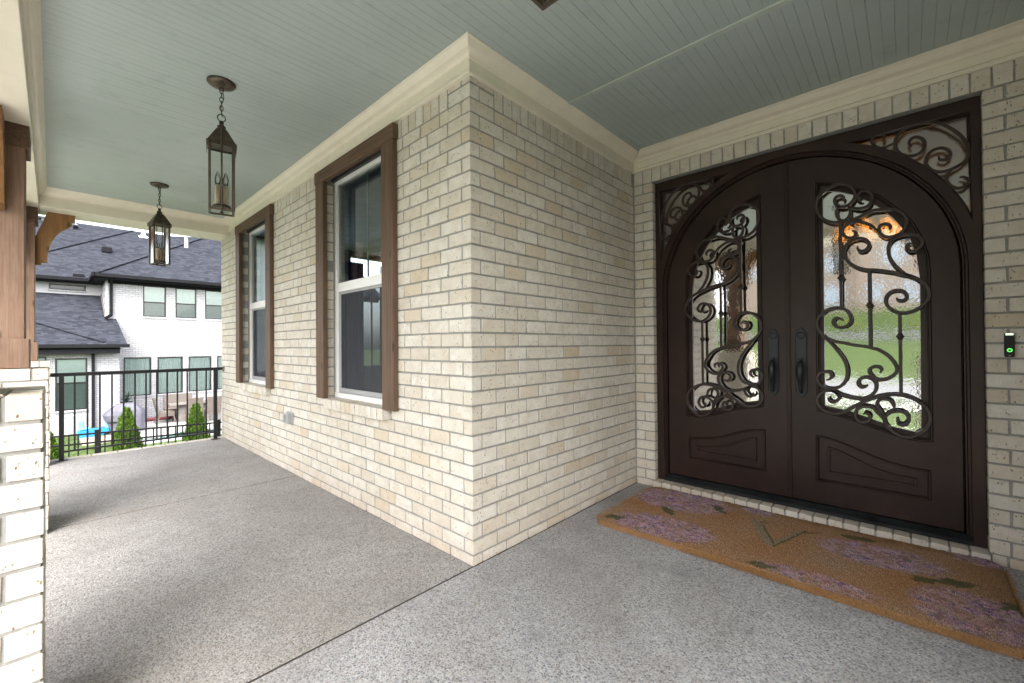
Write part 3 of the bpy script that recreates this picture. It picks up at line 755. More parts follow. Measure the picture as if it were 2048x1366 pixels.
# ================================================================== RAILING
rail = thing('railing', 'black metal railing across the far open end of the porch', 'railing', (-0.78, 4.82, 0))
ox, oy = -0.78, 4.82
def rb(nm, *a):
    m = MB(); m.bar(*a); return m.build(nm, M_['black'], rail)
for x in (-1.459, -0.100):
    m = MB(); m.cbox(x - 0.019 - ox, x + 0.019 - ox, -0.019, 0.019, 0.0, 0.905, 0.003); p = m.build('rail_post', M_['black'], rail)
    m = MB(); m.cbox(x - 0.045 - ox, x + 0.045 - ox, -0.045, 0.045, 0.0, 0.008, 0.002); m.build('foot_plate', M_['black'], p)
m = MB(); m.cbox(-1.56 - ox, -0.004 - ox, -0.022, 0.022, 0.900, 0.920, 0.004); m.build('top_rail', M_['black'], rail)
m = MB(); m.cbox(-1.54 - ox, -0.020 - ox, -0.012, 0.012, 0.882, 0.9, 0.002); m.build('under_rail', M_['black'], rail)
m = MB(); m.cbox(-1.44 - ox, -0.119 - ox, -0.012, 0.012, 0.082, 0.100, 0.002); m.build('bottom_rail', M_['black'], rail)
for x in (-1.553, -0.012):
    m = MB(); m.tube([(x - ox, 0, 0.885), (x - ox, 0, 0.868)], 0.008, 8); m.build('bracket', M_['black'], rail)
for k in range(1, 14):
    x = -1.459 + k * (1.359 / 14)
    m = MB(); m.cbox(x - 0.0075 - ox, x + 0.0075 - ox, -0.0075, 0.0075, 0.10, 0.883, 0.0015); m.build('baluster', M_['black'], rail)
SCROLLS=[
[(-1.413,2.091),(-1.415,2.108),(-1.398,2.123),(-1.376,2.118),(-1.368,2.095),(-1.378,2.065),(-1.399,2.05),(-1.427,2.049),(-1.454,2.067),(-1.471,2.1),(-1.466,2.14),(-1.443,2.173),(-1.405,2.193),(-1.357,2.195),(-1.312,2.174),(-1.28,2.136),(-1.269,2.087),(-1.279,2.034),(-1.31,1.987),(-1.354,1.96),(-1.398,1.951),(-1.441,1.95),(-1.483,1.963),(-1.524,1.981),(-1.561,1.992),(-1.597,1.989),(-1.646,1.978),(-1.684,1.953),(-1.707,1.914),(-1.707,1.873),(-1.693,1.839),(-1.665,1.818),(-1.631,1.814),(-1.603,1.827),(-1.585,1.854),(-1.585,1.876),(-1.593,1.893),(-1.614,1.898),(-1.633,1.885),(-1.638,1.868),(-1.631,1.859)],
[(-1.582,1.855),(-1.56,1.887),(-1.535,1.911),(-1.49,1.937),(-1.448,1.938),(-1.417,1.92),(-1.407,1.892),(-1.415,1.861),(-1.436,1.843),(-1.459,1.843),(-1.474,1.86),(-1.469,1.878),(-1.454,1.885)],
[(-1.481,1.781),(-1.483,1.762),(-1.499,1.749),(-1.522,1.755),(-1.537,1.782),(-1.526,1.812),(-1.497,1.83),(-1.463,1.828),(-1.432,1.809),(-1.412,1.768),(-1.415,1.728),(-1.434,1.691),(-1.468,1.657),(-1.509,1.634),(-1.546,1.625),(-1.557,1.624),(-1.611,1.61),(-1.663,1.592),(-1.697,1.576),(-1.707,1.575),(-1.746,1.552),(-1.779,1.517),(-1.799,1.475),(-1.799,1.434),(-1.78,1.4),(-1.751,1.371),(-1.711,1.353),(-1.674,1.352),(-1.64,1.371),(-1.616,1.403),(-1.611,1.44),(-1.625,1.472),(-1.655,1.488),(-1.686,1.483),(-1.704,1.46),(-1.704,1.438),(-1.685,1.425),(-1.666,1.431),(-1.66,1.443)],
[(-1.72,1.564),(-1.69,1.595),(-1.66,1.632),(-1.635,1.682),(-1.626,1.73),(-1.632,1.775),(-1.655,1.804),(-1.693,1.816),(-1.733,1.811),(-1.762,1.792),(-1.775,1.76),(-1.765,1.731),(-1.745,1.713),(-1.722,1.717),(-1.709,1.74),(-1.714,1.757),(-1.729,1.759)],
[(-1.43,2.05),(-1.465,2.028),(-1.499,2.018),(-1.532,2.025),(-1.551,2.052),(-1.553,2.084),(-1.533,2.116),(-1.507,2.122),(-1.488,2.105),(-1.486,2.086),(-1.497,2.071),(-1.511,2.071)],
[(-1.393,2.059),(-1.377,2.033),(-1.379,1.997),(-1.398,1.963),(-1.426,1.963),(-1.445,1.988),(-1.446,2.027),(-1.43,2.05)],
[(-1.397,1.319),(-1.383,1.334),(-1.363,1.333),(-1.351,1.311),(-1.363,1.283),(-1.391,1.274),(-1.422,1.283),(-1.442,1.312),(-1.438,1.351),(-1.415,1.387),(-1.38,1.402),(-1.34,1.399),(-1.299,1.374),(-1.269,1.33),(-1.267,1.284),(-1.285,1.237),(-1.318,1.201),(-1.358,1.183),(-1.405,1.173),(-1.451,1.16),(-1.519,1.148),(-1.552,1.136),(-1.57,1.131),(-1.612,1.099),(-1.64,1.062),(-1.655,1.025),(-1.655,0.997),(-1.635,0.968),(-1.604,0.948),(-1.571,0.944),(-1.55,0.955),(-1.536,0.976),(-1.528,0.994),(-1.534,1.014),(-1.554,1.024),(-1.576,1.022),(-1.586,1.006),(-1.579,0.989)],
[(-1.309,1.201),(-1.341,1.166),(-1.377,1.116),(-1.404,1.067),(-1.419,1.018),(-1.42,0.969),(-1.41,0.931),(-1.386,0.895),(-1.346,0.875),(-1.302,0.88),(-1.271,0.909),(-1.263,0.944),(-1.278,0.975),(-1.303,0.984),(-1.329,0.98),(-1.339,0.957),(-1.329,0.937),(-1.31,0.931)],
[(-1.326,0.869),(-1.362,0.851),(-1.405,0.832),(-1.451,0.821),(-1.497,0.82),(-1.534,0.842),(-1.556,0.877),(-1.56,0.915),(-1.546,0.943),(-1.52,0.956),(-1.494,0.952),(-1.477,0.935),(-1.475,0.91),(-1.49,0.894),(-1.509,0.898),(-1.518,0.905)],
[(-1.323,0.819),(-1.323,0.801),(-1.341,0.787),(-1.365,0.799),(-1.378,0.825),(-1.362,0.851),(-1.334,0.862),(-1.301,0.855),(-1.272,0.827),(-1.261,0.791),(-1.275,0.751),(-1.312,0.722),(-1.361,0.717),(-1.4,0.728),(-1.439,0.757),(-1.478,0.785),(-1.515,0.812),(-1.552,0.832),(-1.567,0.84),(-1.61,0.853),(-1.665,0.859),(-1.705,0.851),(-1.745,0.829),(-1.777,0.798),(-1.794,0.76),(-1.794,0.715),(-1.776,0.668),(-1.743,0.633),(-1.703,0.611),(-1.662,0.617),(-1.625,0.644),(-1.601,0.679),(-1.601,0.721),(-1.626,0.751),(-1.661,0.762),(-1.691,0.753),(-1.706,0.723),(-1.7,0.695),(-1.683,0.679),(-1.663,0.684),(-1.656,0.704),(-1.66,0.718)],
[(-1.599,0.721),(-1.584,0.752),(-1.564,0.783),(-1.57,0.817),(-1.595,0.83),(-1.627,0.819),(-1.64,0.79),(-1.642,0.758)],
[(-1.496,0.726),(-1.511,0.735),(-1.527,0.722),(-1.527,0.698),(-1.502,0.676),(-1.476,0.681),(-1.458,0.71),(-1.462,0.744),(-1.485,0.768),(-1.518,0.776),(-1.551,0.765),(-1.562,0.745),(-1.583,0.719),(-1.595,0.687)],
]
TSCR=[
[(-1.737,2.326),(-1.725,2.346),(-1.735,2.372),(-1.763,2.372),(-1.788,2.342),(-1.788,2.3),(-1.762,2.273),(-1.72,2.276),(-1.682,2.305),(-1.663,2.36),(-1.678,2.414),(-1.722,2.448),(-1.778,2.451),(-1.841,2.428),(-1.893,2.381),(-1.94,2.313),(-1.964,2.244),(-1.959,2.19),(-1.925,2.158),(-1.873,2.142),(-1.829,2.154),(-1.798,2.195),(-1.796,2.24),(-1.817,2.272),(-1.853,2.279),(-1.883,2.26),(-1.894,2.229),(-1.878,2.206),(-1.852,2.214),(-1.848,2.234)],
[(-1.611,2.404),(-1.614,2.43),(-1.596,2.449),(-1.568,2.445),(-1.557,2.415),(-1.578,2.374),(-1.613,2.359),(-1.658,2.372)],
[(-1.927,2.09),(-1.946,2.088),(-1.964,2.061),(-1.953,2.04),(-1.924,2.032),(-1.894,2.052),(-1.877,2.091),(-1.884,2.126),(-1.904,2.145)],
]

# ================================================================== ENTRY DOOR
YM = -1.1015                      # the two leaves mirror about this line
def arcpts(cy, cz, r, a0, a1, n=40):
    return [(cy + r * math.cos(a0 + (a1 - a0) * k / n), cz + r * math.sin(a0 + (a1 - a0) * k / n)) for k in range(n + 1)]
CY, CZA = -1.0900, 1.597
door = thing('double_door', 'dark bronze arched double door with scrolled ironwork over rain glass', 'door')
RO = 0.866
def arch_loop(r, z0, cy=CY, cz=CZA, n=48): return [(cy + r, z0)] + arcpts(cy, cz, r, 0, math.pi, n) + [(cy - r, z0)]
fr0, fr1 = -0.171, -2.0095
outer = [(fr0, 0.058), (fr0, 2.513), (fr1, 2.513), (fr1, 0.058)]
def transom(side):
    r = 0.917; ye = CY - side * 0.884; zt = 2.446
    a_end = math.asin((zt - CZA) / r); a_st = math.acos(0.884 / r)
    pts = [(CY - side * r * math.cos(a), CZA + r * math.sin(a)) for a in [a_st + (a_end - a_st) * k / 20 for k in range(21)]]
    return pts + [(ye, zt)]
frame = extrude2d('frame', [outer, arch_loop(RO, 0.0585 + 0.0)[0:] if False else [(CY + RO, 0.075)] + arcpts(CY, CZA, RO, 0, math.pi, 48) + [(CY - RO, 0.075)], transom(1), transom(-1)], 1.905, 2.03, M_['iron'], door, 0.002)
def ring(name, r_out, r_in, x0, x1, z0=0.076, bev=0.002):
    lp = [(CY + r_out, z0)] + arcpts(CY, CZA, r_out, 0, math.pi, 48) + [(CY - r_out, z0), (CY - r_in, z0)] + arcpts(CY, CZA, r_in, math.pi, 0, 48) + [(CY + r_in, z0)]
    return extrude2d(name, [lp], x0, x1, M_['iron'], frame, bev)
ring('stop_moulding', RO + 0.001, RO - 0.012, 1.930, 2.02)
ring('stop_moulding', RO - 0.0125, RO - 0.022, 1.938, 2.015)
ring('light_seal', RO + 0.001, RO - 0.055, 2.003, 2.012)  # ring added behind the leaf edges to block foyer light leaking through the gap
m = MB(); m.cbox(1.893, 2.03, CY - RO - 0.001, CY + RO + 0.001, 0.060, 0.082, 0.003)
m.v += [(1.90, CY - RO, 0.083), (1.90, CY + RO, 0.083), (1.94, CY + RO, 0.105), (1.94, CY - RO, 0.105)]; b = len(m.v) - 4; m.f.append((b, b + 1, b + 2, b + 3)); m.mi.append(0)
m.box(1.9405, 2.02, CY - RO, CY + RO, 0.083, 0.105)
m.build('threshold', M_['threshold'], door)
m = MB(); m.box(2.004, 2.010, CY - RO + .001, CY + RO - .001, 0.11, 0.14)
# leaves
RL = RO - 0.030
OT = [(-1.264, 2.250), (-1.320, 2.236), (-1.380, 2.212), (-1.439, 2.181), (-1.520, 2.133), (-1.591, 2.080), (-1.650, 2.012), (-1.711, 1.934), (-1.750, 1.862), (-1.782, 1.770), (-1.803, 1.677), (-1.808, 1.586)]
OB = [(-1.808, 0.596), (-1.760, 0.592), (-1.703, 0.596), (-1.617, 0.618), (-1.545, 0.643), (-1.460, 0.673), (-1.383, 0.696), (-1.303, 0.712), (-1.257, 0.722)]
GL = [(-1.300, 2.180), (-1.329, 2.180), (-1.396, 2.158), (-1.458, 2.125), (-1.541, 2.060), (-1.596, 2.004), (-1.650, 1.935), (-1.689, 1.867), (-1.723, 1.796), (-1.750, 1.695), (-1.763, 1.556), (-1.763, 1.3), (-1.760, 0.655), (-1.737, 0.640), (-1.617, 0.662), (-1.574, 0.680), (-1.435, 0.731), (-1.298, 0.758)]
PO = [(-1.250, 0.559), (-1.300, 0.556), (-1.354, 0.545), (-1.450, 0.512), (-1.527, 0.479), (-1.616, 0.450), (-1.715, 0.434), (-1.797, 0.430), (-1.797, 0.254), (-1.248, 0.257)]
PI = [(-1.310, 0.490), (-1.345, 0.486), (-1.386, 0.472), (-1.481, 0.427), (-1.556, 0.394), (-1.644, 0.374), (-1.738, 0.370), (-1.738, 0.318), (-1.309, 0.318)]
def inset(lp, d):
    n = len(lp); A = sum(lp[i][0] * lp[(i + 1) % n][1] - lp[(i + 1) % n][0] * lp[i][1] for i in range(n)); s = 1 if A > 0 else -1; out_ = []
    for i in range(n):
        p, a, c = Vector(lp[i]), Vector(lp[i - 1]), Vector(lp[(i + 1) % n]); d1 = (p - a).normalized(); d2 = (c - p).normalized()
        n1 = Vector((-d1.y, d1.x)) * s; n2 = Vector((-d2.y, d2.x)) * s; q = n1 + n2; q = q / max(q.dot(n1), 0.5)
        out_.append(tuple(p + q * d))
    return out_
def leaf(mir, label, hy):
    f = (lambda p: (2 * YM - p[0], p[1])) if mir else (lambda p: p)
    F = lambda lp: [f(p) for p in lp]
    e = empty('door_leaf', (1.945, YM, 0.1), door); e['label'] = label
    def par(o, pa=None): o.parent = pa or e; o.location = (-1.945, -YM, -0.1) if pa is None else (0, 0, 0); return o
    ys = YM - 0.006
    sgn = 1 if mir else -1
    # outline: meeting stile at YM, then arch
    edge = CY + sgn * RL
    a_top = math.acos(max(-1, min(1, ((f((ys, 0))[0]) - CY) / RL)))
    arc = arcpts(CY, CZA, RL, 0 if mir else math.pi, a_top, 40)
    lp = [(edge, 0.112)] + arc + [(f((ys, 0))[0], 0.112)]
    skin = par(extrude2d('panel', [lp, F(OT + OB), F(PO)], 1.945, 2.000, M_['iron'], None, 0.0015))
    par(extrude2d('back_sheet', [inset(lp, 0.004), F(GL)], 1.975, 1.998, M_['iron'], None, 0.0), skin)
    # stepped mouldings round the glass and the lower panel
    for a, b, x0, lpn in ((0.003, 0.010, 1.942, OT + OB), (0.0125, 0.017, 1.952, OT + OB), (0.003, 0.010, 1.942, PO), (0.0125, 0.016, 1.952, PO)):
        par(extrude2d('bead', [inset(F(lpn), a), inset(F(lpn), b)], x0, 1.99, M_['iron'], None, 0.001), skin)
    par(extrude2d('raised_frame', [F(PI), inset(F(PI), 0.014)], 1.947, 1.985, M_['iron'], None, 0.002), skin)
    par(extrude2d('panel_field', [inset(F(PO), 0.012)], 1.964, 1.974, M_['iron'], None, 0.0), skin)
    gp = F(GL); gp = [(p[0] + 0, p[1]) for p in gp]
    g = MB(); g.v = [(1.986, p[0], p[1]) for p in inset(gp, -0.006)]; g.f = [tuple(range(len(g.v)))]; g.mi = [0]
    if mir: g.f = [tuple(range(len(g.v)))[::-1]]
    me_o = g.build('glass_pane', M_['rain'], None); par(me_o)
    # scrollwork
    for s_ in SCROLLS:
        b = MB(); ribbon(b, catmull(F(s_), 6), 0.0185, 1.926, 1.944, (True, True)); par(b.build('scroll', M_['scroll'], None))
    for (y, z0, z1, zc) in ((-1.395, 1.403, 1.948, 1.592), (-1.5355, 1.150, 1.624, 1.406), (-1.673, 0.862, 1.352, 1.210)):
        b = MB(); yy = f((y, 0))[0]; b.cbox(1.927, 1.941, yy - 0.0080, yy + 0.0080, z0, z1, 0.001); bar_ = b.build('upright_bar', M_['scroll'], None); par(bar_)
        b = MB(); b.lathe([(0.010, -0.020), (0.013, -0.016), (0.013, -0.008), (0.017, -0.006), (0.020, 0.0), (0.017, 0.006), (0.013, 0.008), (0.013, 0.014), (0.010, 0.018)], (1.934, yy, zc), 14); par(b.build('collar', M_['scroll'], None, True), bar_)
    # handle set
    hs_ = empty('handle_set', (0, 0, 0), e); hs_.location = (0, 0, 0)
    def ph(o): o.parent = hs_; o.location = (-1.945, -YM, -0.1); return o
    w = 0.0335; z0, z1 = 0.806, 1.278
    def plate(w_, zz0, zz1): return [(hy - w_, zz0 + 0.035), (hy - w_ * 0.75, zz0 + 0.028), (hy - w_ * 0.55, zz0 + 0.012), (hy - w_ * 0.2, zz0), (hy + w_ * 0.2, zz0), (hy + w_ * 0.55, zz0 + 0.012), (hy + w_ * 0.75, zz0 + 0.028), (hy + w_, zz0 + 0.035), (hy + w_, zz1 - 0.035), (hy + w_ * 0.75, zz1 - 0.028), (hy + w_ * 0.55, zz1 - 0.008), (hy + w_ * 0.2, zz1), (hy - w_ * 0.2, zz1), (hy - w_ * 0.55, zz1 - 0.008), (hy - w_ * 0.75, zz1 - 0.028), (hy - w_, zz1 - 0.035)]
    ph(extrude2d('back_plate', [plate(w, z0, z1)], 1.937, 1.9445, M_['hardware'], None, 0.002))
    ph(extrude2d('back_plate_rim', [plate(w - 0.004, z0 + 0.006, z1 - 0.006)], 1.934, 1.9375, M_['hardware'], None, 0.0012))
    b = MB(); prof_ = [(0.024, 0.0), (0.0245, 0.004), (0.021, 0.009), (0.0145, 0.010), (0.013, 0.007), (0.0, 0.007)]
    n = 24
    for r_, h_ in prof_[:-1]:
        for k in range(n): b.v.append((1.934 - h_, hy + r_ * math.cos(2 * math.pi * k / n), 1.226 + r_ * math.sin(2 * math.pi * k / n)))
    for i in range(len(prof_) - 2):
        for k in range(n): b.f.append((i * n + k, i * n + (k + 1) % n, (i + 1) * n + (k + 1) % n, (i + 1) * n + k)); b.mi.append(0)
    b.f.append(tuple((len(prof_) - 2) * n + k for k in range(n))); b.mi.append(0)
    ph(b.build('keyhole', M_['hardware'], None, False))
    b = MB(); b.box(1.926, 1.9335, hy - 0.0015, hy + 0.0015, 1.216, 1.232); ph(b.build('key_slot', M_['dark'], None))
    b = MB(); P = [(1.930, 1.072), (1.915, 1.074), (1.902, 1.068), (1.893, 1.062)]
    b.v += []; b.cbox(1.898, 1.934, hy - 0.014, hy + 0.014, 1.064, 1.071, 0.002); ph(b.build('thumb_latch', M_['hardware'], None))
    pts = [(1.934, hy, 1.044), (1.915, hy, 1.045), (1.893, hy, 1.036), (1.880, hy, 1.012), (1.876, hy, 0.985), (1.878, hy, 0.955), (1.885, hy, 0.925), (1.893, hy, 0.895), (1.898, hy, 0.872), (1.902, hy, 0.855), (1.912, hy, 0.845), (1.934, hy, 0.842)]
    rs = [0.012, 0.013, 0.017, 0.0205, 0.0215, 0.0195, 0.0155, 0.012, 0.010, 0.0095, 0.0095, 0.010]
    pp = catmull([p + (r,) for p, r in zip(pts, rs)], 4)
    b = MB(); b.tube([p[:3] for p in pp], 0, 14, rs=[p[3] for p in pp]); ph(b.build('grip', M_['hardware'], None, True))
    return e
leaf(False, 'right door leaf, brighter glass with a garden and house mirrored in it', -1.1745)
leaf(True, 'left door leaf, seen more obliquely with dimmer glass', -1.0095)
m = MB(); m.cbox(1.936, 1.948, YM - 0.013, YM + 0.013, 0.113, 2.422, 0.002); m.cbox(1.931, 1.9365, YM - 0.006, YM + 0.006, 0.113, 2.422, 0.0015); m.build('astragal', M_['iron'], door)
# corner lights above the arch
for side in (1, -1):
    tl = transom(side); g = MB(); g.v = [(1.972, p[0], p[1]) for p in inset(tl, -0.004)]; g.f = [tuple(range(len(g.v)))]; g.mi = [0]; gp = g.build('corner_glass', M_['rain_dim'], door)
    extrude2d('corner_bead', [inset(tl, 0.0), inset(tl, 0.014)], 1.955, 1.969, M_['iron'], gp, 0.001)
    for s_ in TSCR:
        lp = [(2 * CY - p[0] - 0.006, p[1]) for p in s_] if side == -1 else s_
        b = MB(); ribbon(b, catmull(lp, 7), 0.0165, 1.912, 1.926); b.build('corner_scroll', M_['scroll'], door)
# foyer lamp glowing behind the right leaf
k = NM('warm_bulb'); k.n.remove(k.p); em = k.new('ShaderNodeEmission'); em.inputs[0].default_value = (1.0, 0.36, 0.06, 1); em.inputs[1].default_value = 2.8; k.l(em.outputs[0], k.o.inputs[0]); M_['bulb'] = k.m
t = thing('foyer_lamp', 'warm glowing foyer chandelier seen blurred through the top of the right door glass', 'lamp', (3.3, -1.44, 2.20))
for q in range(8):
    a = q * math.pi / 4; cx_, cy_ = 0.2 * math.cos(a), 0.2 * math.sin(a)
    m = MB(); m.lathe([(0.008, -0.05), (0.030, -0.02), (0.036, 0.02), (0.022, 0.06), (0.004, 0.085)], (cx_, cy_, 0), 10); m.build('bulb', M_['bulb'], t, True)
    m = MB(); m.tube([(0, 0, -0.12), (cx_ * 0.6, cy_ * 0.6, -0.14), (cx_, cy_, -0.06)], 0.008, 6); m.build('arm', M_['lantern'], t)
m = MB(); m.lathe([(0.02, -0.16), (0.035, -0.12), (0.012, -0.05), (0.010, 0.55)], (0, 0, 0), 10); m.build('stem', M_['lantern'], t)

# ================================================================== DOORBELL, OUTLET BOX
t = thing('doorbell', 'small black doorbell with a green ring light on the brick right of the door', 'doorbell', (1.853, -2.091, 1.157))
m = MB(); m.cbox(-0.020, 0.0, -0.0175, 0.0175, -0.062, 0.062, 0.004); m.build('case', M_['black'], t)
k = NM('pale_green_light'); k.n.remove(k.p); em = k.new('ShaderNodeEmission'); em.inputs[0].default_value = (0.55, 0.85, 0.5, 1); em.inputs[1].default_value = 0.28; k.l(em.outputs[0], k.o.inputs[0]); g1 = k.m
k = NM('green_ring_light'); k.n.remove(k.p); em = k.new('ShaderNodeEmission'); em.inputs[0].default_value = (0.12, 0.85, 0.12, 1); em.inputs[1].default_value = 0.35; k.l(em.outputs[0], k.o.inputs[0]); g2 = k.m
m = MB(); m.box(-0.0215, -0.0195, -0.0135, 0.0135, 0.050, 0.061); m.build('light_bar', g1, t)
m = MB(); m.tube([(-0.0205, 0.0075 * math.cos(a * math.pi / 9), -0.027 + 0.0075 * math.sin(a * math.pi / 9)) for a in range(18)], 0.0022, 6, closed=True); m.build('ring_light', g2, t)
m = MB(); m.tube([(-0.0200, 0.010 * math.cos(a * math.pi / 9), 0.026 + 0.009 * math.sin(a * math.pi / 9)) for a in range(18)], 0.0012, 6, closed=True); m.tube([(-0.0200, 0.005 * math.cos(a * math.pi / 9), 0.026 + 0.0045 * math.sin(a * math.pi / 9)) for a in range(18)], 0.0010, 6, closed=True); m.build('lens_ring', M_['hardware'], t)
m = MB(); m.lathe([(0.004, -0.001), (0.004, 0.001)], (-0.021, 0, -0.054), 10); m.build('logo_dot', M_['vinyl'], t)
t = thing('outlet_box', 'grey weatherproof outlet box low on the window wall', 'outlet box', (0, 2.545, 0.512))
m = MB(); m.cbox(-0.052, -0.014, -0.058, 0.058, -0.046, 0.046, 0.006); m.build('cover', M_['greybox'], t)
m = MB(); m.cbox(-0.016, 0.001, -0.066, 0.066, -0.054, 0.054, 0.003); m.build('back_box', M_['screen_frame'], t)
m = MB(); m.cbox(-0.056, -0.051, -0.004, 0.03, -0.03, 0.03, 0.001); m.build('latch', M_['greybox'], t)

# ================================================================== LANTERNS
def lantern(x, y, rz, label):
    t = thing('pendant_lantern', label, 'pendant lantern', (x, y, ZC), rz, 'pendant lanterns under the porch ceiling')
    m = MB(); m.lathe([(0.058, 0.0), (0.073, -0.002), (0.073, -0.010), (0.062, -0.020), (0.030, -0.028), (0.012, -0.030)], (0, 0, 0), 28); m.build('canopy', M_['lantern'], t, True)
    m = MB(); z = -0.028
    m.tube([(0.009 * math.cos(a), 0, z - 0.012 + 0.012 * math.sin(a)) for a in [q * math.pi / 6 for q in range(12)]], 0.0028, 6, closed=True)
    n_l = 6 
    for q in range(n_l):
        zc = -0.052 - q * 0.026
        r1, r2 = 0.0085, 0.018
        pts = [(r1 * math.cos(a), 0, zc + r2 * math.sin(a)) for a in [w * math.pi / 6 for w in range(12)]]
        if q % 2: pts = [(0, p[0], p[2]) for p in pts]
        m.tube(pts, 0.0024, 6, closed=True)
    ch = m.build('chain', M_['lantern'], t, True)
    m = MB(); m.tube([(0.004, 0.004, -0.03), (0.012, 0.004, -0.09), (-0.004, 0.008, -0.15), (0.006, 0, -0.21)], 0.0022, 5); m.build('cord', M_['lantern'], ch)
    zt = -0.285           # roof apex
    m = MB(); m.tube([(0.020 * math.cos(q * math.pi / 8), 0, -0.215 + 0.022 * math.sin(q * math.pi / 8)) for q in range(16)], 0.003, 6, closed=True)
    m.lathe([(0.004, -0.232), (0.012, -0.236), (0.012, -0.262), (0.022, -0.266), (0.022, -0.292), (0.024, -0.296)], (0, 0, 0), 14); m.build('finial', M_['lantern'], t, True)
    m = MB(); a, b, h0, h1 = 0.026, 0.071, -0.292, -0.385
    vs = [(-a, -a, h0), (a, -a, h0), (a, a, h0), (-a, a, h0), (-b, -b, h1), (b, -b, h1), (b, b, h1), (-b, b, h1), (-b, -b, h1 - 0.006), (b, -b, h1 - 0.006), (b, b, h1 - 0.006), (-b, b, h1 - 0.006)]
    fs = [(0, 1, 2, 3)] + [((k + 1) % 4, k, 4 + k, 4 + (k + 1) % 4) for k in range(4)] + [(4 + (k + 1) % 4, 4 + k, 8 + k, 8 + (k + 1) % 4) for k in range(4)] + [(11, 10, 9, 8)]
    m.add(vs, fs)
    for sx in (-1, 1): m.box(sx * 0.0715, sx * 0.0745, -0.069, 0.069, h1 - 0.030, h1 + 0.004)
    m.build('roof', M_['lantern'], t)
    hb, zb, ztp = 0.059, -0.782, -0.390
    fr = MB()
    for sx in (-1, 1):
        for sy in (-1, 1): fr.cbox(sx * hb - 0.0065, sx * hb + 0.0065, sy * hb - 0.0065, sy * hb + 0.0065, zb, ztp, 0.001)
    for zz in (zb + 0.004, ztp - 0.004):
        for s_ in (-1, 1):
            fr.box(-hb, hb, s_ * hb - 0.0045, s_ * hb + 0.0045, zz - 0.005, zz + 0.005); fr.box(s_ * hb - 0.0042, s_ * hb + 0.0042, -hb, hb, zz - 0.0048, zz + 0.0048)
    fb = fr.build('cage', M_['lantern'], t)
    for sx, sy in ((1, 0), (-1, 0), (0, 1), (0, -1)):
        g = MB()
        if sx: g.v = [(sx * hb, -hb, zb), (sx * hb, hb, zb), (sx * hb, hb, ztp), (sx * hb, -hb, ztp)]
        else: g.v = [(-hb, sy * hb, zb), (hb, sy * hb, zb), (hb, sy * hb, ztp), (-hb, sy * hb, ztp)]
        g.f = [(0, 1, 2, 3)]; g.mi = [0]; g.build('glass_pane', M_['seeded'], t)
    m = MB()
    for s_ in (-1, 1):
        m.tube([(0, 0, -0.25), (0, s_ * 0.03, -0.27), (0, s_ * 0.069, -0.375), (0, s_ * 0.068, -0.772), (0, s_ * 0.063, -0.777)], 0.0042, 8)
        m.lathe([(0.002, -0.010), (0.009, -0.006), (0.010, 0.0), (0.009, 0.006), (0.002, 0.010)], (0, s_ * 0.069, -0.766), 10)
        m.lathe([(0.002, -0.007), (0.007, -0.004), (0.007, 0.004), (0.002, 0.007)], (0, s_ * 0.069, -0.392), 10)
    m.build('side_rod', M_['lantern'], t, True)
    m = MB(); m.lathe([(0.048, -0.757), (0.051, -0.752), (0.044, -0.742), (0.010, -0.738)], (0, 0, 0), 20); m.tube([(0, 0, -0.74), (0, 0, -0.785)], 0.004, 8); m.lathe([(0.002, -0.792), (0.011, -0.786), (0.002, -0.780)], (0, 0, 0), 10); dish = m.build('candle_dish', M_['lantern'], t, True)
    for q in range(4):
        a = q * math.pi / 2 + math.pi / 4; cx_, cy_ = 0.028 * math.cos(a), 0.028 * math.sin(a)
        m = MB(); m.lathe([(0.0145, -0.742), (0.0150, -0.7), (0.0143, -0.632), (0.012, -0.626), (0.009, -0.626)], (cx_, cy_, 0), 10); cd = m.build('candle_sleeve', M_['candle'], t, True)
        m = MB(); m.lathe([(0.008, -0.626), (0.014, -0.603), (0.015, -0.588), (0.009, -0.560), (0.001, -0.545)], (cx_, cy_, 0), 10); m.build('bulb', M_['seeded'], cd, True)
    return t
lantern(-0.834, 1.290, rad(-12), 'nearest fully visible bronze pendant lantern, hanging in front of the window wall')
lantern(-0.815, 3.611, rad(10), 'far bronze pendant lantern hanging before the neighbouring slate-grey roof')
lantern(-0.782, -1.138, rad(0), 'bronze pendant lantern at the top edge, only the corner of its cage showing')

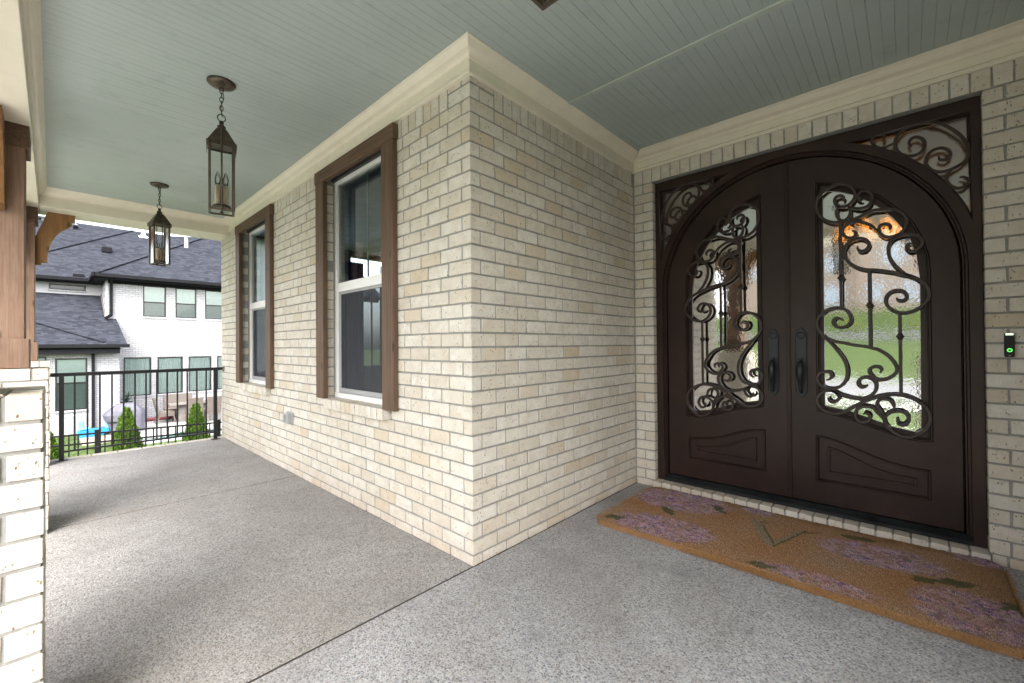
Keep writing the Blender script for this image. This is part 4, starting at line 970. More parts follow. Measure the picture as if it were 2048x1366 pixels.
# ================================================================== DOORMAT
def doormat():
    t = thing('doormat', 'worn orange coir doormat with faded lilac flowers in front of the double door', 'doormat', (1.37, -1.11, 0))
    x0, x1, y0, y1, rr = 0.905, 1.812, -2.055, -0.165, 0.10
    nx, ny = 170, 350; V = []; F = []; C = []
    def inside(x, y): 
        cx = min(max(x, x0 + rr), x1 - rr); cy = min(max(y, y0 + rr), y1 - rr)
        return rr - math.hypot(x - cx, y - cy)
    blobs = [(1.60, -0.47, .20, .33, 0.2), (1.08, -0.56, .17, .30, 0.15), (1.50, -1.58, .15, .26, 0.1), (1.12, -1.90, .20, .20, -0.1), (0.99, -1.36, .075, .23, 0.0), (1.76, -1.97, .08, .10, 0.0), (1.74, -0.95, 0.05, 0.10, 0)]
    leaves = [((1.42, -0.42), (1.30, -0.55)), ((1.67, -0.68), (1.55, -0.80)), ((0.99, -0.20), (1.06, -0.34)), ((1.66, -1.40), (1.72, -1.58)), ((1.36, -1.78), (1.44, -1.95)), ((1.36, -1.78), (1.30, -1.70)), ((0.95, -1.08), (0.99, -1.20)), ((1.33, -2.04), (1.24, -2.0))]
    strokes = [((1.556, -0.985), (1.262, -1.120), 0.030, 0), ((1.262, -1.131), (1.56, -1.215), 0.020, 0), ((1.25, -1.140), (1.60, -1.240), 0.006, 1), ((1.56, -1.01), (1.29, -1.13), 0.006, 1), ((1.56, -1.235), (1.63, -1.31), 0.007, 1), ((1.59, -0.93), (1.52, -1.04), 0.008, 0), ((1.57, -1.00), (1.60, -1.07), 0.005, 1)]
    def seg(p, a, b):
        ax, ay = a; bx, by = b; dx, dy = bx - ax, by - ay; t_ = max(0, min(1, ((p[0] - ax) * dx + (p[1] - ay) * dy) / (dx * dx + dy * dy)))
        return math.hypot(p[0] - ax - dx * t_, p[1] - ay - dy * t_), t_
    nz = lambda x, y, s, o=0: mnoise.noise(Vector((x * s + o, y * s, o)))
    for i in range(nx + 1):
        for j in range(ny + 1):
            x = x0 + (x1 - x0) * i / nx; y = y0 + (y1 - y0) * j / ny
            d = inside(x, y)
            if d < 0:
                cx = min(max(x, x0 + rr), x1 - rr); cy = min(max(y, y0 + rr), y1 - rr); L = math.hypot(x - cx, y - cy); x = cx + (x - cx) / L * rr; y = cy + (y - cy) / L * rr; d = 0
            ex = min(x - x0, x1 - x, y - y0, y1 - y, d if d < rr * 0.999 else 9)
            ex += nz(x, y, 40) * 0.002
            z = 0.029 * min(1, (max(ex, 0) / 0.016) ** 0.5) + 0.003 * nz(x, y, 5) + 0.0018 * nz(x, y, 90)
            curl = max(0, 1 - math.hypot(x - x1, y - y0) / 0.42); z += 0.020 * curl * curl * (1 if ex > 0.002 else 0.4)
            V.append((x + nz(x, y, 25, 3) * 0.006 + nz(x, y, 6, 3) * 0.008, y + nz(x, y, 25, 6) * 0.004, max(z, 0.002)))
            n1 = nz(x, y, 3.2); n2 = nz(x, y, 18, 4)
            base = Vector((0.34, 0.185, 0.088)); base = base.lerp(Vector((0.34, 0.225, 0.145)), min(1, max(0, 0.4 + n1)))
            edge_dark = max(0, 1 - (x1 - x) / 0.10) * (0.45 + 0.5 * n2) + max(0, 1 - (y - y0) / 0.20) * (0.5 + 0.6 * n1) * 0.8  # darker towards the back edge and the right-hand end
            base = base.lerp(Vector((0.075, 0.042, 0.018)), max(0, min(0.8, edge_dark)))
            front = max(0, 1 - (x - x0) / 0.028)
            if y > -0.8 or y < -1.9: front *= 0.35
            base = base.lerp(Vector((0.33, 0.17, 0.055)), front * (0.5 + 0.5 * nz(x, y, 30, 8)))
            col = base
            wx, wy = x + 0.020 * nz(x, y, 22, 7), y + 0.030 * nz(x, y, 22, 9)
            for (bx, by, rx, ry, an) in blobs:
                u_ = (wx - bx) * math.cos(an) + (wy - by) * math.sin(an); v_ = -(wx - bx) * math.sin(an) + (wy - by) * math.cos(an)
                q = 1 - math.hypot(u_ / (rx * 1.12), v_ / (ry * 1.12))
                if q > 0 and x > x0 + 0.02:
                    # petals: coarse cells
                    cxl = mnoise.cell(Vector((wx * 46, wy * 34, bx * 10))); c2 = mnoise.cell(Vector((wx * 80 + 5, wy * 60, 3)))
                    pet = Vector((0.52, 0.36, 0.44)).lerp(Vector((0.33, 0.24, 0.46)), max(0, min(1, cxl + 0.2)))
                    if c2 > 0.62: pet = Vector((0.115, 0.075, 0.24))
                    elif c2 < -0.72: pet = Vector((0.14, 0.22, 0.24))
                    elif c2 < -0.5: pet = Vector((0.46, 0.37, 0.38))
                    a_ = min(1, q * 5) * (0.58 + 0.45 * n2 + 0.30 * nz(x, y, 7, 2)) * (0.95 if -1.0 < by else 0.85)
                    col = col.lerp(pet, max(0, min(0.92, a_)))
            for a, b in leaves:
                dd, t_ = seg((wx, wy), a, b); wdt = 0.045 * math.sin(math.pi * min(1, max(0.05, t_ * 0.9 + 0.08)))
                if dd < wdt * (0.75 + 0.5 * nz(x, y, 50, 4)) + 0.012 * nz(x, y, 90, 1) and x > x0 + 0.02: col = col.lerp(Vector((0.050, 0.075, 0.034)), 0.8 + 0.15 * n2)
            for a, b, w_, kd in strokes:
                dd, t_ = seg((x + 0.004 * nz(x, y, 60), y + 0.004 * nz(x, y, 60, 5)), a, b)
                if dd < w_: col = col.lerp(Vector((0.24, 0.215, 0.15)) if kd == 0 else Vector((0.075, 0.070, 0.028)), 0.8)
            col = col * (1 + 0.18 * nz(x, y, 120, 2)); C.append((col.x, col.y, col.z, 1))
    for i in range(nx):
        for j in range(ny):
            a = i * (ny + 1) + j; F.append((a, a + ny + 1, a + ny + 2, a + 1))
    me = bpy.data.meshes.new('coir_pad'); me.from_pydata([(v[0] - 1.37, v[1] + 1.11, v[2]) for v in V], [], F)
    ca = me.color_attributes.new('print', 'FLOAT_COLOR', 'POINT'); ca.data.foreach_set('color', [c for cc in C for c in cc])
    k = NM('coir_print'); at = k.new('ShaderNodeAttribute'); at.attribute_name = 'print'; p = k.pos()
    f = k.noise(1.0, 4, 0.7, k.mapping(p, (330, 150, 200))); f2 = k.noise(200, 3, 0.6, p)
    c = k.mix(k.ramp(f, [(0.35, 0.45), (0.62, 0.0)]), at.outputs['Color'], (0.05, 0.03, 0.015))
    c = k.mix(k.ramp(f2, [(0.58, 0.0), (0.75, 0.35)]), c, (0.40, 0.26, 0.14))
    w = k.new('ShaderNodeTexWave'); w.bands_direction = 'X'; w.inputs['Scale'].default_value = 26; w.inputs['Distortion'].default_value = 3; k.l(p, w.inputs['Vector'])
    k.bump(k.math('ADD', f, k.math('MULTIPLY', w.outputs['Fac'], 0.25)), 0.7, 0.006)
    k.fin(c, 0.95, 0, 0.1); me.materials.append(k.m); me.polygons.foreach_set('use_smooth', [True] * len(me.polygons)); me.update()
    mobj('coir_pad', me, t)
    # bristly coir pile over the whole pad, carrying the print
    pv, pf, pc = [], [], []; rp = random.Random(21)
    for q in range(75000):
        i = rp.randrange(2, nx - 1); j = rp.randrange(2, ny - 1); id_ = i * (ny + 1) + j; vx, vy, vz = V[id_]
        vx += rp.uniform(-.003, .003); vy += rp.uniform(-.003, .003); a = rp.uniform(0, 6.28); L = rp.uniform(0.004, 0.009); w_ = 0.0011
        dx, dy = math.cos(a), math.sin(a); b = len(pv); ln = rp.gauss(0, .5)
        pv += [(vx - 1.37 - dy * w_, vy + 1.11 + dx * w_, vz - .002), (vx - 1.37 + dy * w_, vy + 1.11 - dx * w_, vz - .002), (vx - 1.37 + dx * L * ln, vy + 1.11 + dy * L * ln, vz + L * 0.75)]
        pf.append((b, b + 1, b + 2)); s_ = rp.uniform(0.65, 1.5); c = C[id_]; pc += [c[0] * s_, c[1] * s_, c[2] * s_, 1] * 3
    pm = bpy.data.meshes.new('coir_pile'); pm.from_pydata(pv, [], pf); ca2 = pm.color_attributes.new('print', 'FLOAT_COLOR', 'POINT'); ca2.data.foreach_set('color', pc)
    k2 = NM('coir_bristle'); at2 = k2.new('ShaderNodeAttribute'); at2.attribute_name = 'print'; k2.fin(at2.outputs['Color'], 0.9, 0, 0.1); pm.materials.append(k2.m); pm.update()
    o_ = mobj('coir_pile', pm, t); o_['kind'] = 'stuff'
    # loose coir fibres round the worn front edge
    fb = MB(); rr_ = random.Random(3)
    for q in range(15000):
        y = rr_.uniform(y0 + 0.05, y1 - 0.05); front = rr_.random() < 0.86
        if front: bx, by = x0 + rr_.uniform(0.0, 0.028), y; a = math.pi + rr_.gauss(0, 0.7)
        else: bx, by = rr_.uniform(x0 + .05, x1 - .05), (y1 if rr_.random() < 0.5 else y0) ; a = (math.pi / 2 if by > -1 else -math.pi / 2) + rr_.gauss(0, 0.7)
        L = rr_.uniform(0.006, 0.030) * (1.2 if -1.95 < y < -0.75 else 0.6); z = rr_.uniform(0.004, 0.030); zt_ = max(0.002, z + rr_.uniform(-0.02, 0.006))
        dx, dy = math.cos(a) * L, math.sin(a) * L; w_ = 0.0009
        b = len(fb.v); fb.v += [(bx - 1.37, by + 1.11 - w_, z), (bx - 1.37, by + 1.11 + w_, z), (bx + dx - 1.37, by + dy + 1.11, zt_)]; fb.f.append((b, b + 1, b + 2)); fb.mi.append(0)
    fb.build('loose_fibre', plain('loose_coir', (0.30, 0.155, 0.055), 0.9, var=0.35, scale=90), t, kind='stuff')
doormat()

# ================================================================== GROUND
def sm(t): t = max(0.0, min(1.0, t)); return t * t * (3 - 2 * t)
def gh(x, y):
    fx = 1 - sm((-x - 8) / 8)
    h = -0.62 - 1.28 * sm((y - 5.6) / 5.5) * fx
    h += -0.45 * sm((-x - 2.5) / 13)
    if x < -26.5: h = h + 1.9 * sm((-x - 26.5) / 8) + 3.0 * sm((-x - 34) / 6)
    return h
M_['grassmat'] = plain('lawn', (0.080, 0.115, 0.038), 0.9, var=0.45, scale=3.0, bump=0.8, bs=60, bd=0.03, spec=0.1)
def strip_grid(name, xs, ys, mat, dz=0.0, parent=None, kind=None):
    m = MB(); nx, ny = len(xs), len(ys)
    for x in xs:
        for y in ys: m.v.append((x, y, gh(x, y) + dz))
    for i in range(nx - 1):
        for j in range(ny - 1):
            a = i * ny + j; m.f.append((a, a + ny, a + ny + 1, a + 1)); m.mi.append(0)
    return m.build(name, mat, parent, True, kind)
def fr(a, b, s):
    n = max(1, int(round((b - a) / s))); return [a + (b - a) * k / n for k in range(n + 1)]
xs = fr(-300, -60, 30) + fr(-60, 20, 0.8)[1:] + fr(20, 300, 40)[1:]; ys = fr(-300, -40, 30) + fr(-40, 40, 0.8)[1:] + fr(40, 300, 30)[1:]
g = strip_grid('ground', xs, ys, M_['grassmat']); g['kind'] = 'structure'
M_['asphalt'] = plain('asphalt', (0.16, 0.16, 0.165), 0.9, var=0.15, scale=2, bump=0.5, bs=90, bd=0.01)
M_['concrete'] = plain('concrete', (0.52, 0.51, 0.49), 0.85, var=0.08, scale=1.5, bump=0.3, bs=60, bd=0.004)
strip_grid('road', fr(-26, -17.5, 0.8), fr(-60, 60, 1.6), M_['asphalt'], 0.03)['kind'] = 'structure'
for a, b in ((-26.5, -26.0), (-17.5, -17.0), (-14.2, -12.8)):
    strip_grid('pavement', [a, b], fr(-60, 60, 1.6), M_['concrete'], 0.10)['kind'] = 'structure'
m = MB(); m.box(-5.4, -2.0, -7.0, 5.5, -2.2, -0.50); o = m.build('path', M_['concrete'], None); o['kind'] = 'structure'  # unseen pale concrete, added to bounce light up into the porch
m = MB(); m.box(0.16, 9, 16.1, 22.0, -2.3, -1.875); o = m.build('patio', plain('patio_concrete', (0.27, 0.265, 0.26), 0.85, var=0.06, scale=1.5, bump=0.3, bs=60, bd=0.004), None); o['kind'] = 'structure'
m = MB(); m.box(-0.9, 0.155, 17.4, 20.3, -2.2, -1.885); o = m.build('gravel_bed', plain('pale_gravel', (0.36, 0.31, 0.25), 0.95, var=0.45, scale=40, bump=0.9, bs=50, bd=0.03), None); o['kind'] = 'structure'
# blades of grass in the yard seen through the railing
m = MB(); rg = random.Random(11)
for q in range(26000):
    x = rg.uniform(-3.5, 4.5); y = rg.uniform(8.6, 19.5)
    if x > 0.1 and y > 16.0: continue
    z = gh(x, y) - 0.01; h = rg.uniform(0.03, 0.075); a = rg.uniform(0, 6.28); w_ = 0.006; dx, dy = math.cos(a) * w_, math.sin(a) * w_
    b = len(m.v); m.v += [(x - dx, y - dy, z), (x + dx, y + dy, z), (x + rg.gauss(0, .02), y + rg.gauss(0, .02), z + h)]; m.f.append((b, b + 1, b + 2)); m.mi.append(0)
m.build('grass', M_['grassmat'], None, kind='stuff')

# ================================================================== FENCE IN THE YARD
fence = thing('fence', 'low black metal fence crossing the yard beyond the porch railing', 'fence', (0, 8.3, -1.5))
def fz(x): return -0.222 - (x + 1.5) * 0.034
for dz_ in (0.0, -0.152, -0.95):
    m = MB(); m.bar((-6, 0, fz(-6) + 1.5 + dz_ - 0.012), (6, 0, fz(6) + 1.5 + dz_ - 0.012), 0.028, 0.026); m.build('rail', M_['black'], fence)
for x in (-4.42, -2.71, -1.005, 0.702, 2.41, 4.1):
    m = MB(); m.cbox(x - 0.038, x + 0.038, -0.035, 0.035, -0.25, fz(x) + 1.5 + 0.035, 0.003); m.cbox(x - 0.042, x + 0.042, -0.039, 0.039, fz(x) + 1.535, fz(x) + 1.548, 0.002); m.build('fence_post', M_['black'], fence)
x = -5.9
while x < 5.9:
    if min(abs(x - p) for p in (-4.42, -2.71, -1.005, 0.702, 2.41, 4.1)) > 0.05:
        m = MB(); m.box(x - 0.009, x + 0.009, -0.009, 0.009, -0.2 - fz(x) * 0 + 0.0, fz(x) + 1.5 - 0.02); m.build('picket', M_['black'], fence)
    x += 0.106

# ================================================================== PLANTS
def leafmat(name, a, b):
    k = NM(name); geo = k.new('ShaderNodeNewGeometry'); c = k.ramp(geo.outputs['Random Per Island'], [(0.0, a), (0.6, b), (1.0, tuple(x * 1.5 for x in b))])
    k.fin(c, 0.6, 0, 0.3)
    tr = k.new('ShaderNodeBsdfTranslucent'); k.l(c, tr.inputs[0]); mx = k.new('ShaderNodeMixShader'); mx.inputs[0].default_value = 0.3
    k.l(k.p.outputs[0], mx.inputs[1]); k.l(tr.outputs[0], mx.inputs[2]); k.l(mx.outputs[0], k.o.inputs[0]); return k.m
M_['arbor'] = leafmat('arborvitae_foliage', (0.038, 0.085, 0.012), (0.105, 0.19, 0.022)); M_['bark'] = plain('bark', (0.10, 0.07, 0.05), 0.9, var=0.3)
def arborvitae(x, y, z0, h, r, seed, label):
    t = thing('arborvitae', label, 'shrub', (x, y, z0), group='young conical evergreens behind the yard fence'); rg = random.Random(seed)
    m = MB(); m.tube([(0, 0, -0.1), (0.01, 0, h * 0.5), (0, 0.01, h * 0.9)], 0.02, 7, rs=[0.028, 0.018, 0.006]); m.build('trunk', M_['bark'], t)
    m = MB(); n = 9000; lob = [rg.uniform(0, 6.28) for _ in range(5)]
    for q in range(n):
        f = 1 - rg.random() ** 0.62; zz = h * (0.03 + 0.97 * f)
        a = rg.uniform(0, 2 * math.pi)
        prof_r = (1 - f) ** 0.72 * (0.75 + 0.25 * min(1, f * 6)) 
        lump = 1 + 0.18 * mnoise.noise(Vector((math.cos(a) * 2.2, math.sin(a) * 2.2 + seed, zz * 4))) + 0.10 * math.sin(3 * a + lob[0] + zz * 9) + 0.12 * math.sin(5 * a + lob[1] - zz * 14) + 0.10 * mnoise.noise(Vector((a * 2, zz * 7, seed)))
        rr = r * prof_r * lump * (0.55 + 0.47 * rg.random() ** 0.4 + (0.16 if rg.random() < 0.06 else 0)) + 0.006
        p = Vector((rr * math.cos(a), rr * math.sin(a), zz)); L = rg.uniform(0.028, 0.065); w_ = L * 0.28
        d = Vector((math.cos(a) * 0.55 + rg.gauss(0, .25), math.sin(a) * 0.55 + rg.gauss(0, .25), 1.0)).normalized(); s_ = d.cross(Vector((math.cos(a + rg.gauss(0, .9)), math.sin(a + rg.gauss(0, .9)), 0))).normalized()
        b = len(m.v); m.v += [p, p + d * L * .5 + s_ * w_, p + d * L, p + d * L * .5 - s_ * w_]; m.f.append((b, b + 1, b + 2, b + 3)); m.mi.append(0)
    m.v = [tuple(v) for v in m.v]; m.build('crown', M_['arbor'], t)
arborvitae(-0.550, 9.3, -1.48, 1.50, 0.30, 1, 'conical evergreen standing in front of the covered grill')
arborvitae(0.535, 9.3, -1.48, 1.48, 0.29, 2, 'conical evergreen standing in front of the patio table')
arborvitae(-1.60, 9.3, -1.48, 1.22, 0.30, 3, 'conical evergreen half hidden behind the brick pedestal at the left')

# ================================================================== NEIGHBOUR HOUSE
def white_brick(name, scale=1.0):
    k = NM(name); p = k.objc(); mp = k.new('ShaderNodeSeparateXYZ'); k.l(p, mp.inputs[0])
    cb = k.new('ShaderNodeCombineXYZ'); k.l(k.math('ADD', mp.outputs[0], mp.outputs[1]), cb.inputs[0]); k.l(mp.outputs[2], cb.inputs[1])
    br = k.new('ShaderNodeTexBrick'); br.inputs['Scale'].default_value = 1.0; br.inputs['Brick Width'].default_value = 0.203; br.inputs['Row Height'].default_value = 0.0794; br.inputs['Mortar Size'].default_value = 0.008; br.inputs['Mortar Smooth'].default_value = 0.4; br.inputs['Bias'].default_value = 0.0
    br.inputs['Color1'].default_value = (0.29, 0.29, 0.305, 1); br.inputs['Color2'].default_value = (0.36, 0.355, 0.37, 1); br.inputs['Mortar'].default_value = (0.16, 0.16, 0.172, 1)
    k.l(cb.outputs[0], br.inputs['Vector']); n_ = k.noise(1.2, 5, 0.6, p)
    c = k.mix(k.ramp(n_, [(0.5, 0.0), (0.75, 0.30)]), br.outputs['Color'], (0.30, 0.28, 0.26))
    n2 = k.noise(11, 5, 0.6, p); c = k.mix(k.ramp(n2, [(0.55, 0.0), (0.75, 0.22)]), c, (0.25, 0.24, 0.24))
    k.bump(k.math('SUBTRACT', k.math('MULTIPLY', n2, 0.3), br.outputs['Fac']), 0.5, 0.01); return k.fin(c, 0.8, 0, 0.3)
M_['wbrick'] = white_brick('painted_white_brick')
def shingle():
    k = NM('slate_grey_shingles'); p = k.objc(); mp = k.new('ShaderNodeSeparateXYZ'); k.l(p, mp.inputs[0])
    cb = k.new('ShaderNodeCombineXYZ'); k.l(k.math('ADD', mp.outputs[0], k.math('MULTIPLY', mp.outputs[1], 0.15)), cb.inputs[0]); k.l(mp.outputs[2], cb.inputs[1])
    br = k.new('ShaderNodeTexBrick'); br.offset = 0.37; br.offset_frequency = 2; br.squash = 1.6; br.squash_frequency = 3
    for nm, v in (('Scale', 1.0), ('Brick Width', 0.17), ('Row Height', 0.060), ('Mortar Size', 0.006), ('Mortar Smooth', 0.2), ('Bias', 0.0)): br.inputs[nm].default_value = v
    br.inputs['Color1'].default_value = (0.018, 0.0195, 0.025, 1); br.inputs['Color2'].default_value = (0.046, 0.049, 0.060, 1); br.inputs['Mortar'].default_value = (0.028, 0.03, 0.038, 1)
    k.l(cb.outputs[0], br.inputs['Vector']); n_ = k.noise(0.7, 4, 0.6, p); n2 = k.noise(60, 3, 0.7, p)
    c = k.mix(k.ramp(n_, [(0.4, 0.0), (0.7, 0.25)]), br.outputs['Color'], (0.040, 0.043, 0.053)); c = k.mix(k.ramp(n2, [(0.45, 0.0), (0.7, 0.3)]), c, (0.040, 0.043, 0.053))
    k.bump(k.math('SUBTRACT', n2, k.math('MULTIPLY', br.outputs['Fac'], 2.0)), 0.5, 0.01); return k.fin(c, 1.0, 0, 0.03)
M_['shingle'] = shingle()
M_['fascia'] = plain('charcoal_trim', (0.009, 0.009, 0.011), 0.8, var=0.1, spec=0.15); M_['nblack'] = plain('black_window_frame', (0.010, 0.010, 0.011), 0.4)
M_['siding'] = plain('white_siding', (0.34, 0.34, 0.355), 0.6, var=0.03)
M_['blind'] = plain('pale_blind', (0.60, 0.67, 0.64), 0.8, var=0.06); M_['blindgrey'] = plain('grey_blind', (0.17, 0.21, 0.205), 0.8, var=0.1); M_['drape'] = plain('pale_drape', (0.60, 0.65, 0.65), 0.8, var=0.1)
nh = thing('neighbour_house', 'white painted brick house with slate-grey hipped roofs and black framed windows', 'house', (0, 22, -1.9))
NO = (0, -22, 1.9)
def nb(m, nm, mat, par=None, **k): return m.build(nm, mat, par or nh, loc=NO if par is None else None, **k)
W1 = [(0.467, 1.353, -0.835, 0.779), (1.554, 2.433, -0.825, 0.775), (2.634, 3.500, -0.815, 0.772), (3.713, 4.58, -0.81, 0.770)]
W2 = [(1.082, 1.850, 2.500, 3.832), (2.175, 2.935, 2.492, 3.828), (3.255, 4.02, 2.485, 3.82)]
def wall_strips(m, x0, x1, z0, z1, wins, y0, y1):
    ws = sorted(wins); cur = x0
    for (a, b, c, d) in ws:
        m.box(cur, a, y0, y1, z0, z1); m.box(a, b, y0, y1, z0, c); m.box(a, b, y0, y1, d, z1); cur = b
    m.box(cur, x1, y0, y1, z0, z1)
m = MB(); wall_strips(m, 0.0, 10.0, -2.3, 1.6, W1, 22.0, 22.25); nb(m, 'wall', M_['wbrick'])
m = MB(); wall_strips(m, -0.036, 10.0, 1.6, 3.93, W2, 22.0, 22.25); nb(m, 'wall', M_['wbrick'])
WW = [(-2.70, -1.667, -1.05, 0.90), (-1.464, -0.654, -1.043, 0.825)]
m = MB(); wall_strips(m, -4.3, 0.215, -2.3, 1.14, WW, 20.3, 20.5); m.box(0.015, 0.2152, 20.5, 22.0, -2.3, 1.14); nb(m, 'wall', M_['wbrick'])
m = MB(); wall_strips(m, -4.1, -0.05, 3.2, 4.0, [(-1.63, -0.545, 3.63, 3.865)], 24.2, 24.4); nb(m, 'wall', M_['siding'])
def nwin(x0, x1, z0, z1, y, split, kind_):
    f = MB(); fw_ = 0.045
    f.cbox(x0, x0 + fw_, y + 0.02, y + 0.10, z0, z1, .002); f.cbox(x1 - fw_, x1, y + 0.02, y + 0.10, z0, z1, .002); f.cbox(x0 + fw_, x1 - fw_, y + 0.021, y + 0.10, z0, z0 + fw_, .002); f.cbox(x0 + fw_, x1 - fw_, y + 0.021, y + 0.10, z1 - fw_, z1, .002)
    if split: f.cbox(x0 + fw_, x1 - fw_, y + 0.03, y + 0.10, split - 0.02, split + 0.025, .002)
    w_ = nb(f, 'window', M_['nblack'])
    g = MB(); g.v = [(x0 + .03, y + .06, z0 + .03), (x1 - .03, y + .06, z0 + .03), (x1 - .03, y + .06, z1 - .03), (x0 + .03, y + .06, z1 - .03)]; g.f = [(0, 1, 2, 3)]; g.mi = [0]; o = g.build('pane', M_['nglass'] if kind_ != 'dark' else plain('dark_pane', (0.01, 0.014, 0.016), 0.08), w_)
    if kind_ == 'drape':
        g = MB(); n = 60
        for k in range(n + 1):
            xx = x0 + (x1 - x0) * k / n; yy = y + 0.115 + 0.025 * math.sin(k * 1.1 + x0) + 0.012 * math.sin(k * 2.7)
            g.v += [(xx, yy, z0), (xx, yy, z1)]
        for k in range(n): g.f.append((2 * k, 2 * k + 2, 2 * k + 3, 2 * k + 1)); g.mi.append(0)
        g.build('drape', M_['drape'], w_, True)
    else:
        zs = split or z0
        g = MB(); g.box(x0 + .02, x1 - .02, y + 0.085, y + 0.09, zs, z1 - .03); g.build('blind', M_['blind'] if kind_ == 'blind' else M_['nblack'], w_)
        if split: g = MB(); g.box(x0 + .02, x1 - .02, y + 0.10, y + 0.105, z0 + .03, zs); g.build('blind', M_['blindgrey'], w_)
    s_ = MB(); s_.cbox(x0 - 0.02, x1 + 0.02, y - 0.035, y + 0.03, z0 - 0.075, z0 - 0.002, .004); s_.build('window_sill', M_['wbrick'], w_)
for a in W1: nwin(*a, 22.0, None, 'drape')
for a in W2: nwin(*a, 22.0, 3.122, 'blind')
nwin(*WW[0], 20.3, -0.07, 'blind'); nwin(*WW[1], 20.3, -0.07, 'blind'); nwin(-1.63, -0.545, 3.63, 3.865, 24.2, None, 'dark')
for k in range(7):                                     # lap siding boards on the return wall
    z0 = 1.9 + k * 0.29
    m = MB(); m.v = [(-0.060, 22.002, z0), (-0.060, 24.2, z0), (-0.045, 24.2, z0 + 0.295), (-0.045, 22.002, z0 + 0.295), (-0.035, 22.002, z0), (-0.035, 24.2, z0), (-0.035, 24.2, z0 + 0.295), (-0.035, 22.002, z0 + 0.295)]
    m.f = [(0, 3, 2, 1), (4, 5, 6, 7), (0, 1, 5, 4), (3, 7, 6, 2), (0, 4, 7, 3), (1, 2, 6, 5)]; m.mi = [0] * 6; nb(m, 'siding_board', M_['siding'])
m = MB(); m.cbox(-0.066, 0.02, 21.985, 22.06, 1.9, 3.93, 0.003); nb(m, 'corner_board', M_['siding'])
# roofs
def poly(m, P): b = len(m.v); m.v += P; m.f.append(tuple(range(b, b + len(P)))); m.mi.append(0)
sw = lambda x, y: (x, y, 1.32 + 0.5 * (y - 19.9))
m = MB(); poly(m, [sw(-4.3, 19.9), sw(0.40, 19.9), sw(0.245, 22.0), sw(-0.05, 22.0), sw(-0.05, 24.2), sw(-4.3, 24.2)]); nb(m, 'roof', M_['shingle'])
for a, b in (((-0.18, 20.06), (-2.4, 21.95)),):
    m = MB(); pa, pb = sw(*a), sw(*b); m.bar((pa[0], pa[1], pa[2] + .01), (pb[0], pb[1], pb[2] + .01), 0.26, 0.02); nb(m, 'hip_cap', M_['shingle'])
m = MB(); m.bar((-0.075, 22.0, 2.41), (-0.075, 24.2, 3.51), 0.04, 0.05); nb(m, 'flashing', plain('brown_flashing', (0.16, 0.13, 0.11), 0.6))
E_ = 4.13; s_ = 0.67
A = (-0.40, 21.5, E_); hb = lambda t, x=0: (A[0] + t, A[1] + t, E_ + s_ * t)
m = MB(); poly(m, [A, (12, 21.5, E_), (12, 21.5 + 7.5, E_ + s_ * 7.5), hb(7.5)]); nb(m, 'roof', M_['shingle'])
m = MB(); poly(m, [A, hb(7.5), (A[0] + 7.5, 23.7 + 7.5 - 0.0, E_ + s_ * 7.5), (A[0], 23.7, E_)]); nb(m, 'roof', M_['shingle'])
B0 = (-3.6, 23.7, E_); tr_ = 4.95
m = MB(); poly(m, [B0, (A[0], 23.7, E_), (A[0] + 5.5, 29.2, E_ + s_ * 5.5 - 0.0), (2.95, 28.65, E_ + s_ * tr_), (B0[0] + tr_, 28.65, E_ + s_ * tr_)]); nb(m, 'roof', M_['shingle'])
m = MB(); poly(m, [(-4.4, 23.7, E_), B0, (B0[0] + tr_, 28.65, E_ + s_ * tr_), (-4.4, 28.65, E_ + s_ * tr_)]); nb(m, 'roof', M_['shingle'])
m = MB(); poly(m, [(-4.4, 28.65, E_ + s_ * tr_), (2.95, 28.65, E_ + s_ * tr_), (7.9, 33.6, E_), (-4.4, 33.6, E_)]); poly(m, [(2.95, 28.65, E_ + s_ * tr_), (7.9, 23.7, E_), (7.9, 33.6, E_)]); nb(m, 'roof', M_['shingle'])
for a, b in ((A, hb(7.4)), (B0, (B0[0] + tr_, 28.65, E_ + s_ * tr_))):
    m = MB(); m.bar((a[0], a[1], a[2] + .01), (b[0], b[1], b[2] + .01), 0.24, 0.03); nb(m, 'hip_cap', M_['shingle'])
m = MB(); m.box(-0.40, 12, 21.5, 22.02, 3.93, 3.945); m.box(-0.40, -0.0, 22.0, 24.1, 3.93, 3.945); m.box(-4.4, -0.2, 23.7, 24.25, 3.93, 3.945); nb(m, 'soffit', M_['fascia'])
m = MB(); m.box(-0.42, 12, 21.40, 21.50, 3.99, 4.12); m.box(-0.42, 12, 21.50, 21.54, 3.92, 4.10); m.box(-0.50, -0.40, 21.40, 23.6, 3.99, 4.121); m.box(-0.40, -0.37, 21.54, 23.7, 3.92, 4.1); m.box(-4.4, -0.50, 23.6, 23.7, 3.99, 4.12); m.box(-4.4, -0.42, 23.70, 23.74, 3.92, 4.10); nb(m, 'gutter', M_['fascia'])
m = MB(); m.box(-0.0, 12, 21.93, 21.998, 3.80, 3.93); nb(m, 'frieze_board', M_['fascia'])
m = MB(); m.box(-4.3, 0.46, 19.80, 19.91, 1.20, 1.32); nb(m, 'gutter', M_['fascia'])
m = MB(); m.box(-4.3, 0.20, 19.92, 19.96, 0.98, 1.25); m.box(-4.3, 0.24, 19.92, 20.31, 1.14, 1.16); m.box(-4.3, 0.2, 20.24, 20.298, 1.0, 1.14); nb(m, 'fascia_board', M_['fascia'])
m = MB(); m.cbox(-0.55, -0.465, 20.19, 20.28, -1.85, 1.05, .01); m.bar((-0.508, 20.235, 1.02), (-0.508, 19.86, 1.22), 0.08, 0.08); nb(m, 'downspout', M_['fascia'])
